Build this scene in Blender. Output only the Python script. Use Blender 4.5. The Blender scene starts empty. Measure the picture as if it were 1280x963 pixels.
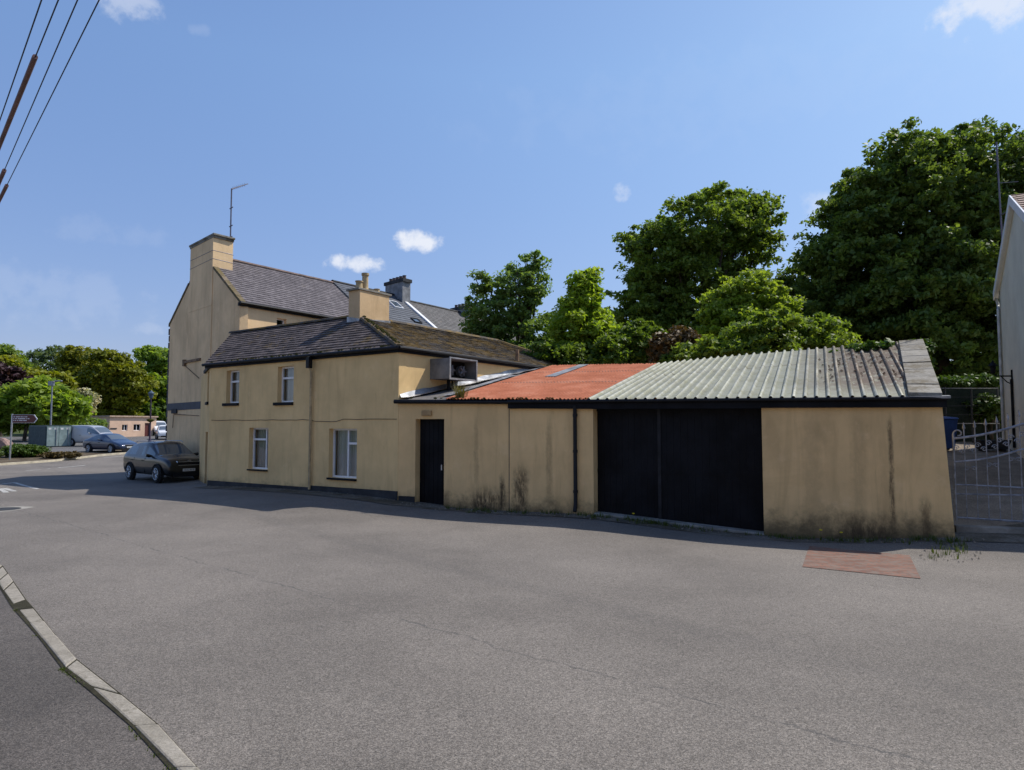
import bpy, bmesh, math, random
import numpy as np
from mathutils import Vector, Matrix
random.seed(7)
rng = np.random.default_rng(7)
K = 1.12                      # site survey unit in metres
F = 870.0                     # survey focal length, in photo pixels
PITCH = math.atan(52.5 / F)
CP, SP = math.cos(PITCH), math.sin(PITCH)
scene = bpy.context.scene
col = scene.collection
R = math.radians

# ------------------------------------------------------------------ survey helpers
def ray(px, py):
    a, b = (px - 640) / F, (481.5 - py) / F
    return Vector((a, CP - b * SP, SP + b * CP))
CAM = Vector((0, 0, 2 * K))
def W(px, py, D):             # the point seen at px,py at distance D (survey units)
    d = ray(px, py); return CAM + d * (D * K / d.y)
def U(x, y, zr=-2.0):         # survey units -> metres (zr relative to the eye height)
    return Vector((x * K, y * K, (2 + zr) * K))

GP = [(0, 1, 0.05), (-4, 3, .05), (4, 3, .05), (0, 6, .03), (-8, 6, .05), (8, 6, 0), (0, 10, 0), (-8, 12, .02), (6, 10, -.06), (10, 9, -.05), (16, 8, 0),
      (-3.2, 17.0, .14), (-2.9, 17.5, .17), (-9.7, 22.3, .13), (-9.5, 20, .1), (-1.7, 17.05, .08), (0, 16.35, .05), (1.8, 15.6, .06), (5.1, 14.1, -.17), (6.5, 13.5, -.15), (8.1, 13.0, 0),
      (3.4, 14.6, -.07), (5, 12.5, -.14), (1.5, 14.2, 0), (-13, 25.5, -.09), (-15.5, 28, -.05), (-14, 32, 0), (-20, 39, 0), (-20, 25, .05), (-30, 38, .05), (-12, 10, .05), (-40, 20, .1),
      (-28, 49, .35), (-43, 83, 1.0), (-60, 100, 1.5), (-20, 80, 1.0), (-80, 70, 1.0), (-60, 45, .4), (9.4, 13.2, .12), (12, 12.6, .1), (11, 16.3, .85), (12, 20, 1.35), (16, 22, 1.5), (16, 16, .9), (20, 30, 2.0), (5, 30, 1.8), (5, 22, 1), (-3, 30, 1.2), (40, 40, 3), (40, 10, 0), (0, 60, 3), (40, 80, 6), (0, 110, 6)]
_gp = np.array(GP)
def _phi(r): return np.sqrt(r * r + 1.0)
_D = np.hypot(_gp[:, None, 0] - _gp[None, :, 0], _gp[:, None, 1] - _gp[None, :, 1])
_n = len(_gp); _A = np.zeros((_n + 3, _n + 3)); _A[:_n, :_n] = _phi(_D)
_A[:_n, _n] = 1; _A[:_n, _n + 1:] = _gp[:, :2]; _A[_n, :_n] = 1; _A[_n + 1:, :_n] = _gp[:, :2].T
_w = np.linalg.solve(_A, np.concatenate([_gp[:, 2], [0, 0, 0]]))
def garr(X, Y):               # ground height, metres in and out, arrays
    x = np.clip(np.asarray(X, float) / K, -90, 60); y = np.clip(np.asarray(Y, float) / K, -2, 120)
    r = np.hypot(x[..., None] - _gp[:, 0], y[..., None] - _gp[:, 1])
    return (_phi(r) @ _w[:_n] + _w[_n] + _w[_n + 1] * x + _w[_n + 2] * y) * K
def g(x, y): return float(garr(np.array([x]), np.array([y]))[0])
def G(px, py):                # ground point seen at a photo position
    d = ray(px, py); t = 1.0; p = CAM.copy()
    lo = 0; 
    while t < 400:
        p = CAM + d * t
        if p.z < g(p.x, p.y): break
        lo = t; t *= 1.04
    hi = t
    for _ in range(24):
        m = (lo + hi) / 2; p = CAM + d * m
        if p.z < g(p.x, p.y): hi = m
        else: lo = m
    return p

# ------------------------------------------------------------------ object helpers
def tag(o, label=None, cat=None, group=None, kind=None):
    if label: o['label'] = label
    if cat: o['category'] = cat
    if group: o['group'] = group
    if kind: o['kind'] = kind
    return o
def thing(name, loc, label, cat, group=None):
    o = bpy.data.objects.new(name, None); col.objects.link(o); o.location = loc; o.empty_display_size = .2
    return tag(o, label, cat, group)
def world_of(p):
    v = Vector((0, 0, 0)); 
    while p is not None: v = v + Vector(p.location); p = p.parent
    return v
def P2(v): return (v.x, v.y)
class MB:
    def __init__(s): s.v = []; s.f = []; s.c = []
    def add(s, vs, fs, c=None):
        n = len(s.v); s.v += [tuple(x) for x in vs]; s.f += [tuple(i + n for i in f) for f in fs]
        s.c += [c if c is not None else (1, 1, 1)] * len(vs)
        return s
    def hexa(s, p, c=None):   # 8 points: bottom 4 ccw, top 4
        return s.add(p, [(0, 3, 2, 1), (4, 5, 6, 7), (0, 1, 5, 4), (1, 2, 6, 5), (2, 3, 7, 6), (3, 0, 4, 7)], c)
    def box(s, x0, x1, y0, y1, z0, z1, c=None):
        return s.hexa([(x0, y0, z0), (x1, y0, z0), (x1, y1, z0), (x0, y1, z0), (x0, y0, z1), (x1, y0, z1), (x1, y1, z1), (x0, y1, z1)], c)
    def tube(s, pts, r, n=8, cap=True, c=None):
        pts = [Vector(p) for p in pts]; rs = r if isinstance(r, (list, tuple)) else [r] * len(pts)
        vs = []; fs = []; ref = None
        for i, p in enumerate(pts):
            t = (pts[min(i + 1, len(pts) - 1)] - pts[max(i - 1, 0)]).normalized()
            if ref is None: ref = t.orthogonal().normalized()
            a = (ref - t * ref.dot(t)).normalized(); ref = a; b = t.cross(a)
            for k in range(n):
                th = 2 * math.pi * k / n; vs.append(p + (a * math.cos(th) + b * math.sin(th)) * rs[i])
        for i in range(len(pts) - 1):
            for k in range(n):
                a0 = i * n + k; a1 = i * n + (k + 1) % n; fs.append((a0, a1, a1 + n, a0 + n))
        if cap: fs.append(tuple(range(n - 1, -1, -1))); fs.append(tuple(range((len(pts) - 1) * n, len(pts) * n)))
        return s.add(vs, fs, c)
    def lathe(s, cx, cy, prof, n=16, c=None):
        return s.tube([(cx, cy, z) for r, z in prof], [max(r, .001) for r, z in prof], n, True, c)
    def build(s, name, mat, parent=None, smooth=False, bevel=0, label=None):
        me = bpy.data.meshes.new(name); off = world_of(parent)
        me.from_pydata([(a - off.x, b - off.y, c_ - off.z) for a, b, c_ in s.v], [], s.f)
        at = me.color_attributes.new('Col', 'FLOAT_COLOR', 'POINT')
        arr = np.ones((len(s.v), 4), np.float32); 
        if len(s.v): arr[:, :3] = np.array(s.c, np.float32)
        at.data.foreach_set('color', arr.ravel())
        if smooth:
            me.polygons.foreach_set('use_smooth', [True] * len(me.polygons))
            try: me.set_sharp_from_angle(angle=R(40))
            except Exception: pass
        me.materials.append(mat); me.update()
        o = bpy.data.objects.new(name, me); col.objects.link(o); o.parent = parent
        if label: o['label'] = label
        if bevel:
            m = o.modifiers.new('Bevel', 'BEVEL'); m.width = bevel; m.segments = 2; m.limit_method = 'ANGLE'; m.angle_limit = R(40)
        return o
class Fr:                     # a vertical wall plane; P left and Q right as seen from outside
    def __init__(s, P, Q):
        s.P = Vector((P[0], P[1], 0)); d = Vector((Q[0] - P[0], Q[1] - P[1], 0)); s.L = d.length; s.d = d / s.L
        s.n = Vector((s.d.y, -s.d.x, 0))
    def pt(s, u, o, z): return s.P + s.d * u + s.n * o + Vector((0, 0, z))
    def uz(s, px, py):
        d = ray(px, py); t = (s.P - CAM).dot(s.n) / d.dot(s.n); p = CAM + d * t
        return (p - s.P).dot(s.d), p.z
    def u(s, px, py=534): return s.uz(px, py)[0]
    def z(s, px, py): return s.uz(px, py)[1]
    def box(s, mb, u0, u1, z0, z1, o0, o1, c=None):
        q = s.pt
        return mb.hexa([q(u0, o1, z0), q(u1, o1, z0), q(u1, o0, z0), q(u0, o0, z0), q(u0, o1, z1), q(u1, o1, z1), q(u1, o0, z1), q(u0, o0, z1)], c)
    def wall(s, mb, z0, z1, ops=(), t=.3, z1b=None, u0=0, u1=None):
        u1 = s.L if u1 is None else u1; z1b = z1 if z1b is None else z1b
        us = sorted({u0, u1, *[a for o in ops for a in o[:2]]}); zs = sorted({z0, z1, *[a for o in ops for a in o[2:]]})
        nu, nz = len(us) - 1, len(zs) - 1
        def zz(u, z): return z if z < z1 - 1e-6 else z1 + (z1b - z1) * (u - u0) / (u1 - u0)
        def solid(i, j):
            if i < 0 or j < 0 or i >= nu or j >= nz: return False
            cu, cz = (us[i] + us[i + 1]) / 2, (zs[j] + zs[j + 1]) / 2
            return not any(a < cu < b and c < cz < d for a, b, c, d in ops)
        for i in range(nu):
            for j in range(nz):
                if not solid(i, j): continue
                a, b, c, d = us[i], us[i + 1], zs[j], zs[j + 1]
                q = [s.pt(a, 0, zz(a, c)), s.pt(b, 0, zz(b, c)), s.pt(b, 0, zz(b, d)), s.pt(a, 0, zz(a, d)), s.pt(a, -t, zz(a, c)), s.pt(b, -t, zz(b, c)), s.pt(b, -t, zz(b, d)), s.pt(a, -t, zz(a, d))]
                fs = [(0, 1, 2, 3), (7, 6, 5, 4)]
                if not solid(i - 1, j): fs.append((0, 3, 7, 4))
                if not solid(i + 1, j): fs.append((1, 5, 6, 2))
                if not solid(i, j - 1): fs.append((0, 4, 5, 1))
                if not solid(i, j + 1): fs.append((3, 2, 6, 7))
                mb.add(q, fs)
        return mb

# ------------------------------------------------------------------ materials
class N:
    def __init__(s, name):
        s.m = bpy.data.materials.new(name); s.m.use_nodes = True; s.t = s.m.node_tree; s.b = s.t.nodes['Principled BSDF']; s.out = s.t.nodes['Material Output']
        s.geo = s.n('ShaderNodeNewGeometry'); s.pos = s.geo.outputs['Position']
    def n(s, ty, **kw):
        x = s.t.nodes.new(ty)
        for k, v in kw.items(): setattr(x, k, v)
        return x
    def l(s, a, b): s.t.links.new(a, b)
    def put(s, sock, v):
        if isinstance(v, bpy.types.NodeSocket): s.l(v, sock)
        elif isinstance(v, (tuple, list)) and len(v) == 3 and sock.type == 'RGBA': sock.default_value = (*v, 1)
        else: sock.default_value = v
    def noise(s, scale, detail=4, rough=.6, vec=None, sc=None, dist=0):
        x = s.n('ShaderNodeTexNoise'); x.inputs['Scale'].default_value = scale; x.inputs['Detail'].default_value = detail; x.inputs['Roughness'].default_value = rough; x.inputs['Distortion'].default_value = dist
        v = vec or s.pos
        if sc: mp = s.n('ShaderNodeMapping'); mp.inputs['Scale'].default_value = sc; s.l(v, mp.inputs['Vector']); v = mp.outputs[0]
        s.l(v, x.inputs['Vector']); return x.outputs['Fac']
    def vor(s, scale, feat='F1', vec=None, out='Distance'):
        x = s.n('ShaderNodeTexVoronoi', feature=feat); x.inputs['Scale'].default_value = scale; s.l(vec or s.pos, x.inputs['Vector']); return x.outputs[out]
    def ramp(s, f, a, b, lo=0., hi=1.):
        x = s.n('ShaderNodeMapRange'); x.interpolation_type = 'SMOOTHSTEP'
        s.put(x.inputs[0], f); x.inputs[1].default_value = a; x.inputs[2].default_value = b; x.inputs[3].default_value = lo; x.inputs[4].default_value = hi; return x.outputs[0]
    def math(s, op, a, b=0., c=None):
        x = s.n('ShaderNodeMath', operation=op); s.put(x.inputs[0], a); s.put(x.inputs[1], b)
        if c is not None: s.put(x.inputs[2], c)
        return x.outputs[0]
    def mix(s, f, a, b, mode='MIX'):
        x = s.n('ShaderNodeMix', data_type='RGBA', blend_type=mode); s.put(x.inputs[0], f); s.put(x.inputs[6], a); s.put(x.inputs[7], b); return x.outputs[2]
    def xyz(s, v=None):
        x = s.n('ShaderNodeSeparateXYZ'); s.l(v or s.pos, x.inputs[0]); return x.outputs
    def attr(s):
        x = s.n('ShaderNodeAttribute', attribute_name='Col'); return x.outputs['Color']
    def dot(s, v):
        x = s.n('ShaderNodeVectorMath', operation='DOT_PRODUCT'); s.l(s.pos, x.inputs[0]); x.inputs[1].default_value = v; return x.outputs['Value']
    def bump(s, h, strength=.5, dist=.01):
        x = s.n('ShaderNodeBump'); x.inputs['Strength'].default_value = strength; x.inputs['Distance'].default_value = dist; s.l(h, x.inputs['Height']); s.l(x.outputs[0], s.b.inputs['Normal'])
    def fin(s, colr, rough=.8, metal=0., spec=.3):
        s.put(s.b.inputs['Base Color'], colr); s.put(s.b.inputs['Roughness'], rough); s.put(s.b.inputs['Metallic'], metal); s.b.inputs['Specular IOR Level'].default_value = spec
        return s.m

def plain(name, c, rough=.6, metal=0, spec=.4, var=.25, sc=3., bump=0):
    m = N(name); f = m.noise(sc, 5); f2 = m.noise(sc * 14, 3)
    k = m.mix(m.ramp(f, .3, .7), tuple(x * (1 - var) for x in c), tuple(min(1, x * (1 + var)) for x in c))
    k = m.mix(m.ramp(f2, .45, .8, 0, var), k, tuple(x * .5 for x in c))
    if bump: m.bump(f2, .4, bump)
    return m.fin(k, rough, metal, spec)

def render_paint(name, base=(.80, .56, .265), grime=1., stains=(), wd=None, zs=.15):
    m = N(name)
    big = m.noise(.7, 4, .6); st = m.noise(1., 5, .65, sc=(2.6, 2.6, .35), dist=.6); st2 = m.noise(1., 6, .75, sc=(9, 9, .7), dist=.8); fine = m.noise(28, 3)
    c = m.mix(m.ramp(big, .3, .7), tuple(x * .88 for x in base), tuple(x * 1.08 for x in base))
    c = m.mix(m.ramp(st, .45, .78, 0, .38 * grime), c, (base[0] * .55, base[1] * .52, base[2] * .5))
    c = m.mix(m.ramp(st2, .55, .85, 0, .35 * grime), c, (base[0] * .5, base[1] * .48, base[2] * .46))
    c = m.mix(m.ramp(m.noise(2.2, 6, .7), .55, .72, 0, .35 * grime), c, (base[0] * 1.1, base[1] * 1.15, base[2] * 1.3))
    c = m.mix(m.ramp(m.noise(.45, 7, .72, dist=.5), .5, .7, 0, .3 * grime), c, (base[0] * .72, base[1] * .68, base[2] * .62))
    z = m.xyz()[2]
    zn = m.math('ADD', z, m.math('MULTIPLY', m.math('SUBTRACT', m.noise(2.4, 6, .75), .5), 1.1))
    c = m.mix(m.ramp(zn, zs - .1, zs + .55, .75 * grime, 0), c, (.085, .07, .042))
    for (u, w, z0, z1, k) in stains:
        du = m.math('ABSOLUTE', m.math('ADD', m.math('SUBTRACT', m.dot(wd), u), m.math('MULTIPLY', m.math('SUBTRACT', m.noise(3, 5, .7), .5), w * 1.5)))
        a = m.ramp(du, w * .2, w, 1, 0)
        zz = m.math('MULTIPLY', m.ramp(z, z0 - .15, z0 + .1, 0, 1), m.ramp(z, z1 - .5, z1 + .1, 1, 0))
        a = m.math('MULTIPLY', m.math('MULTIPLY', a, zz), m.ramp(m.noise(5, 6, .8, sc=(2, 2, .6)), .35, .6, .15, k))
        c = m.mix(a, c, (.07, .05, .03))
    m.bump(m.math('ADD', m.noise(45, 4, .7), m.math('MULTIPLY', m.noise(4, 3), 1.5)), .35, .012)
    return m.fin(c, .88, 0, .2)

def slate(name, a, b, moss=.3, lichen=.4, mosscol=(.17, .11, .025)):
    m = N(name); at = m.attr(); x = m.n('ShaderNodeSeparateColor'); m.l(at, x.inputs[0])
    c = m.mix(x.outputs[0], a, b)
    c = m.mix(m.ramp(m.noise(14, 6, .75), .55, .68, 0, lichen), c, (.38, .37, .35))
    c = m.mix(m.ramp(m.noise(3.5, 5, .7), .35, .7, .45, 0), c, tuple(v * .45 for v in a))
    if moss: c = m.mix(m.ramp(m.math('ADD', m.noise(1.1, 6, .75), m.math('MULTIPLY', m.noise(12, 3), .25)), .78 - moss * .35, .85 - moss * .2, 0, .92), c, m.mix(m.noise(9, 3), mosscol, tuple(v * .35 for v in mosscol)))
    m.bump(m.noise(30, 4, .7), .4, .01)
    return m.fin(c, .78, 0, .35)

def leafmat(name, tint, trans=.35, var=.35, rough=.55):
    m = N(name); at = m.attr()
    c = m.mix(1., at, tint, 'MULTIPLY')
    c = m.mix(m.ramp(m.noise(.55, 4), .35, .7, 0, var), c, (tint[0] * .45, tint[1] * .5, tint[2] * .5))
    m.fin(c, rough, 0, .3)
    tr = m.n('ShaderNodeBsdfTranslucent'); m.l(m.mix(1., c, (1.5, 1.5, .6), 'MULTIPLY'), tr.inputs[0])
    mx = m.n('ShaderNodeMixShader'); mx.inputs[0].default_value = trans; m.l(m.b.outputs[0], mx.inputs[1]); m.l(tr.outputs[0], mx.inputs[2]); m.l(mx.outputs[0], m.out.inputs[0])
    return m.m

def asphalt(name, base, patch=.25, warm=(1.04, 1, .97), seams=()):
    m = N(name)
    c = m.mix(m.ramp(m.noise(.25, 5, .6), .3, .7), tuple(base * w * (1 - patch) for w in warm), tuple(base * w * (1 + patch) for w in warm))
    # tyre-polished strips along the street
    al = m.noise(1., 4, .6, sc=(.12, .12, .12)); 
    sp = m.vor(95); sp2 = m.noise(260, 2, .8); sp3 = m.vor(38)
    for (sc_, lo_, hi_) in ((26, .95, 1.05), (75, .76, 1.26), (150, .6, 1.5)):
        vc = m.n('ShaderNodeTexVoronoi'); vc.inputs['Scale'].default_value = sc_; m.l(m.pos, vc.inputs['Vector']); sx = m.n('ShaderNodeSeparateColor'); m.l(vc.outputs['Color'], sx.inputs[0])
        gr_ = m.ramp(sx.outputs[0], 0, 1, lo_, hi_); cb_n = m.n('ShaderNodeCombineColor')
        for q_ in range(3): m.l(gr_, cb_n.inputs[q_])
        c = m.mix(1., c, cb_n.outputs[0], 'MULTIPLY')
    c = m.mix(m.ramp(sp, .15, .45, .2, 0), c, (base * 2.2, base * 2.15, base * 2.05))
    c = m.mix(m.ramp(sp2, .5, .75, 0, .55), c, (base * .35,) * 3)
    c = m.mix(m.ramp(sp3, .04, .14, .7, 0), c, (base * 2.6,) * 3)
    c = m.mix(m.ramp(m.noise(1.7, 7, .75), .55, .8, 0, .35), c, (base * .55,) * 3)
    cr = m.n('ShaderNodeTexVoronoi', feature='DISTANCE_TO_EDGE'); cr.inputs['Scale'].default_value = .21
    mp = m.n('ShaderNodeVectorMath', operation='ADD'); nz = m.n('ShaderNodeTexNoise'); nz.inputs['Scale'].default_value = 1.3; nz.inputs['Detail'].default_value = 6; m.l(m.pos, nz.inputs[0]); m.l(m.pos, mp.inputs[0])
    sc = m.n('ShaderNodeVectorMath', operation='SCALE'); m.l(nz.outputs['Color'], sc.inputs[0]); sc.inputs['Scale'].default_value = 1.2; m.l(sc.outputs[0], mp.inputs[1]); m.l(mp.outputs[0], cr.inputs['Vector'])
    c = m.mix(m.math('MULTIPLY', m.ramp(cr.outputs['Distance'], .002, .012, 1, 0), m.ramp(m.noise(.5, 4), .5, .64, 0, .12)), c, (base * .35,) * 3)
    if seams:
        for (p_, q_, w_, k_) in seams:
            d_ = Vector((q_[0] - p_[0], q_[1] - p_[1], 0)).normalized(); n_ = Vector((-d_.y, d_.x, 0)); e_ = m.math('ABSOLUTE', m.math('ADD', m.math('SUBTRACT', m.dot(n_), n_.x * p_[0] + n_.y * p_[1]), m.math('MULTIPLY', m.math('SUBTRACT', m.noise(1.1, 7, .75), .5), .5)))
            c = m.mix(m.math('MULTIPLY', m.ramp(e_, w_ * .3, w_, 1, 0), m.ramp(m.noise(1.6, 5, .8), .38, .6, .1, k_)), c, (base * .4,) * 3)
    m.bump(m.math('ADD', m.math('MULTIPLY', sp, .8), sp2), .5, .008)
    return m.fin(c, .8, 0, .25)

def cover(name, a, b, sc=.6):
    m = N(name); c = m.mix(m.ramp(m.noise(sc, 6, .7), .35, .65), a, b); c = m.mix(m.ramp(m.noise(sc * 20, 4), .4, .7, 0, .6), c, tuple(v * .4 for v in a))
    m.bump(m.noise(sc * 30, 4), .6, .03); return m.fin(c, .9, 0, .1)

M = {}
WDIR = Vector((1, -.43, 0)).normalized()
def wpos(w): return (U(-2.85 + w, 17.5 - .43 * w)).dot(WDIR)
M['wall'] = render_paint('cream_render', zs=.05)
M['shedwall'] = render_paint('ochre_render', (.80, .545, .26), 1.15, [(wpos(2.25), .75, -.2, .75, 1.), (wpos(3.05), .3, 0, 1.35, .9), (wpos(8.75), .3, 0, 2.6, .22), (wpos(10.0), .07, .3, 2.6, .8), (wpos(10.5), .16, -.1, .9, .7), (wpos(9.6), .9, -.3, .45, .9), (wpos(1.2), .25, 0, .6, .6), (wpos(3.7), .12, .5, 2.6, .4), (wpos(2.0), .1, .8, 2.6, .35), (wpos(2.62), .1, 0, 1.2, .9), (wpos(9.5), .2, .2, 2.6, .25), (wpos(7.6), .3, .1, 2.6, .35)], WDIR, .0)
M['tallwall'] = render_paint('weathered_render', (.80, .575, .33), 1.2, [], None, .1)
M['palewall'] = render_paint('pale_render', (.66, .62, .5), .6, zs=-3)
M['pinkwall'] = render_paint('pink_render', (.72, .5, .36), .25, zs=-3)
M['black'] = plain('black_paint', (.006, .0065, .009), .6, spec=.15, var=.5, sc=1.5)
M['gloss_black'] = plain('gutter_black', (.008, .008, .010), .5, spec=.25, var=.3)
M['plinth'] = plain('plinth_paint', (.03, .032, .035), .8, var=.5, sc=2, bump=.01)
M['white'] = plain('white_frame', (.8, .8, .8), .35, var=.06)
M['concrete'] = plain('concrete', (.27, .255, .225), .9, spec=.15, var=.35, sc=1.6, bump=.012)
M['coping'] = slate('mossy_concrete', (.2, .185, .155), (.27, .25, .21), .5, .5, (.13, .1, .05))
def mk_kerb():
    m = N('kerb_stone'); vc = m.n('ShaderNodeTexVoronoi'); vc.inputs['Scale'].default_value = 70; m.l(m.pos, vc.inputs['Vector']); sx = m.n('ShaderNodeSeparateColor'); m.l(vc.outputs['Color'], sx.inputs[0])
    c = m.mix(m.ramp(m.noise(1.5, 6, .7), .3, .7), (.24, .22, .18), (.36, .33, .28)); c = m.mix(m.ramp(sx.outputs[0], 0, 1, 0, .5), c, (.17, .15, .125)); c = m.mix(m.ramp(m.noise(7, 7, .8), .5, .68, 0, .6), c, (.11, .10, .07)); m.bump(m.noise(60, 5, .8), .6, .012); return m.fin(c, .92, 0, .15)
M['kerb'] = mk_kerb()
M['slate_dark'] = slate('dark_tile', (.058, .045, .043), (.125, .10, .096), .3, .35)
M['slate_moss'] = slate('mossy_tile', (.055, .045, .038), (.10, .085, .07), .66, .2, (.24, .15, .03))
M['slate_purple'] = slate('purple_slate', (.115, .1, .108), (.17, .15, .158), .05, .4, (.16, .13, .05))
M['slate_blue'] = slate('blue_slate', (.09, .1, .12), (.12, .13, .15), 0, .12)
M['slate_old'] = slate('old_slate', (.12, .115, .11), (.17, .16, .155), .1, .5)
M['redtile'] = slate('red_tile', (.24, .15, .11), (.34, .23, .18), .1, .4)
M['moss'] = cover('moss', (.10, .085, .02), (.05, .06, .015), 3)
M['lead'] = plain('lead_flashing', (.33, .34, .36), .45, .5, var=.4, sc=2.5)
M['metal'] = plain('galvanised_metal', (.42, .43, .44), .42, .7, var=.25, sc=4)
M['gate'] = plain('silver_paint', (.26, .27, .3), .45, .4, var=.35, sc=8)
M['aerial'] = plain('aerial_metal', (.13, .12, .15), .5, .5)
M['pot'] = plain('clay_pot', (.42, .32, .18), .85, var=.25, sc=6)
M['wood'] = plain('old_wood', (.2, .13, .075), .85, var=.4, sc=5)
M['sleeve'] = plain('brown_sleeve', (.16, .09, .085), .7)
M['wire'] = plain('wire_black', (.02, .02, .03), .6)
M['bark'] = plain('bark', (.07, .055, .04), .95, var=.5, sc=4, bump=.03)
M['rubber'] = plain('rubber', (.013, .013, .014), .8, var=.2)
M['rim'] = plain('alloy', (.45, .46, .48), .3, .8, var=.1)
M['dark'] = plain('dark_cavity', (.008, .008, .009), .9)
M['interior'] = plain('interior', (.035, .033, .03), .9)
M['curtain'] = None
M['bin'] = plain('bin_blue', (.02, .06, .2), .5, var=.2)
M['signbrown'] = plain('sign_brown', (.12, .035, .03), .45, var=.1)
M['yellow'] = plain('flower_yellow', (.75, .6, .02), .6, var=.1)
M['asphalt'] = asphalt('road_asphalt', .135, .2, (1.13, 1, .86), [(P2(G(240, 700)), P2(G(980, 905)), .02, .7), (P2(G(300, 640)), P2(G(760, 760)), .3, .12)])
M['asphalt_far'] = asphalt('far_asphalt', .11, .12)
M['footpath'] = asphalt('footpath_asphalt', .085, .3, (1.14, 1, .88))
M['grass'] = cover('grass', (.05, .075, .018), (.09, .10, .035), .4)
M['dirt'] = cover('verge_dirt', (.10, .085, .06), (.19, .17, .14), 1.2)
M['yard'] = cover('yard_gravel', (.23, .19, .145), (.32, .27, .21), 2.)
M['hill'] = cover('wooded_hill', (.03, .05, .015), (.06, .08, .025), .08)
M['soil'] = cover('soil', (.08, .06, .04), (.16, .13, .09), 1.)

def mk_glass():
    m = N('window_glass'); m.fin((.02, .024, .03), .04, 0, .9); m.b.inputs['Transmission Weight'].default_value = .0
    tr = m.n('ShaderNodeBsdfTransparent'); tr.inputs[0].default_value = (.85, .9, .92, 1); gl = m.n('ShaderNodeBsdfGlossy'); gl.inputs['Roughness'].default_value = .03
    fr = m.n('ShaderNodeFresnel'); fr.inputs[0].default_value = 1.55; mx = m.n('ShaderNodeMixShader'); m.l(m.ramp(fr.outputs[0], 0, 1, .12, 1), mx.inputs[0]); m.l(tr.outputs[0], mx.inputs[1]); m.l(gl.outputs[0], mx.inputs[2]); m.l(mx.outputs[0], m.out.inputs[0]); return m.m
M['glass'] = mk_glass()
def mk_carglass():
    m = N('tinted_glass'); return m.fin((.16, .19, .21), .06, .5, .9)
M['carglass'] = mk_carglass()
def mk_curtain():
    m = N('net_curtain'); f = m.noise(1, 3, .5, sc=(30, 30, .3)); c = m.mix(f, (.5, .5, .47), (.85, .85, .82)); return m.fin(c, .9)
M['curtain'] = mk_curtain()
def car_paint(name, c, metal=.5):
    m = N(name); m.fin(m.mix(m.noise(2, 3), c, tuple(v * 1.15 for v in c)), .32, metal * .5, .4); m.b.inputs['Coat Weight'].default_value = .8; m.b.inputs['Coat Roughness'].default_value = .05; return m.m
M['car_black'] = car_paint('dark_car_paint', (.004, .005, .007)); M['car_blue'] = car_paint('blue_car_paint', (.015, .03, .07)); M['car_silver'] = car_paint('silver_car_paint', (.4, .41, .43)); M['car_white'] = car_paint('white_car_paint', (.7, .7, .7), 0)
def mk_lamp():
    m = N('headlight_glass'); return m.fin((.75, .77, .8), .12, .6, .8)
M['lampglass'] = mk_lamp()
def mk_rust():
    m = N('rusted_sheet')
    c = m.mix(m.ramp(m.noise(1.2, 6, .7), .3, .7), (.30, .098, .05), (.42, .15, .085))
    c = m.mix(m.ramp(m.noise(9, 5, .8), .5, .75, 0, .7), c, (.13, .045, .028))
    c = m.mix(m.ramp(m.noise(4, 6, .85), .62, .7, 0, .8), c, (.5, .4, .34))
    c = m.mix(m.ramp(m.noise(1., 5, .7, sc=(.6, .6, .6)), .5, .68, 0, .45), c, (.42, .2, .13))
    at = m.attr(); x = m.n('ShaderNodeSeparateColor'); m.l(at, x.inputs[0]); c = m.mix(m.math('MULTIPLY', m.ramp(x.outputs[0], .3, 1, 0, .55), m.ramp(m.noise(2.5, 5, .7), .3, .6, .4, 1)), c, (.15, .05, .03))  # shading put into the trough colour to bring out the corrugations
    m.bump(m.noise(50, 4), .3, .005); return m.fin(c, .85, 0, .08)
M['rust'] = mk_rust()
def mk_sheet():
    m = N('weathered_sheet')
    at = m.attr(); x = m.n('ShaderNodeSeparateColor'); m.l(at, x.inputs[0])
    c = m.mix(m.ramp(m.noise(1.3, 6, .7), .3, .7), (.23, .24, .21), (.36, .37, .33))
    c = m.mix(m.ramp(m.noise(3, 6, .75, dist=.4), .42, .66, 0, .7), c, (.19, .195, .11))
    c = m.mix(m.ramp(m.noise(2.4, 6, .8), .5, .66, 0, .6), c, (.12, .11, .075))
    c = m.mix(m.ramp(m.noise(7, 7, .85), .56, .68, 0, .6), c, (.33, .33, .14)); c = m.mix(m.math('MULTIPLY', x.outputs[0], .45), c, (.17, .175, .11))       # troughs take a darker olive tone
    d = m.math('MULTIPLY', x.outputs[1], m.ramp(m.noise(5, 6, .8), .36, .5))
    c = m.mix(d, c, m.mix(m.noise(20, 4), (.10, .05, .025), (.045, .035, .02)))
    m.bump(m.noise(40, 4), .25, .005); return m.fin(c, .62, .25, .4)
M['sheet'] = mk_sheet()
def mk_brick():
    m = N('brick_paving'); b = m.n('ShaderNodeTexBrick'); b.inputs['Scale'].default_value = 1; b.inputs['Brick Width'].default_value = .22; b.inputs['Row Height'].default_value = .11; b.inputs['Mortar Size'].default_value = .012
    b.inputs['Color1'].default_value = (.14, .06, .042, 1); b.inputs['Color2'].default_value = (.23, .105, .07, 1); b.inputs['Mortar'].default_value = (.12, .09, .07, 1)
    mp = m.n('ShaderNodeMapping'); mp.inputs['Rotation'].default_value = (0, 0, R(12)); m.l(m.pos, mp.inputs[0]); m.l(mp.outputs[0], b.inputs['Vector'])
    c = m.mix(m.ramp(m.noise(6, 6, .7), .42, .66, 0, .75), b.outputs['Color'], (.17, .14, .115)); m.bump(b.outputs['Fac'], -.5, .01); return m.fin(c, .85)
M['brick'] = mk_brick()
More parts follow.
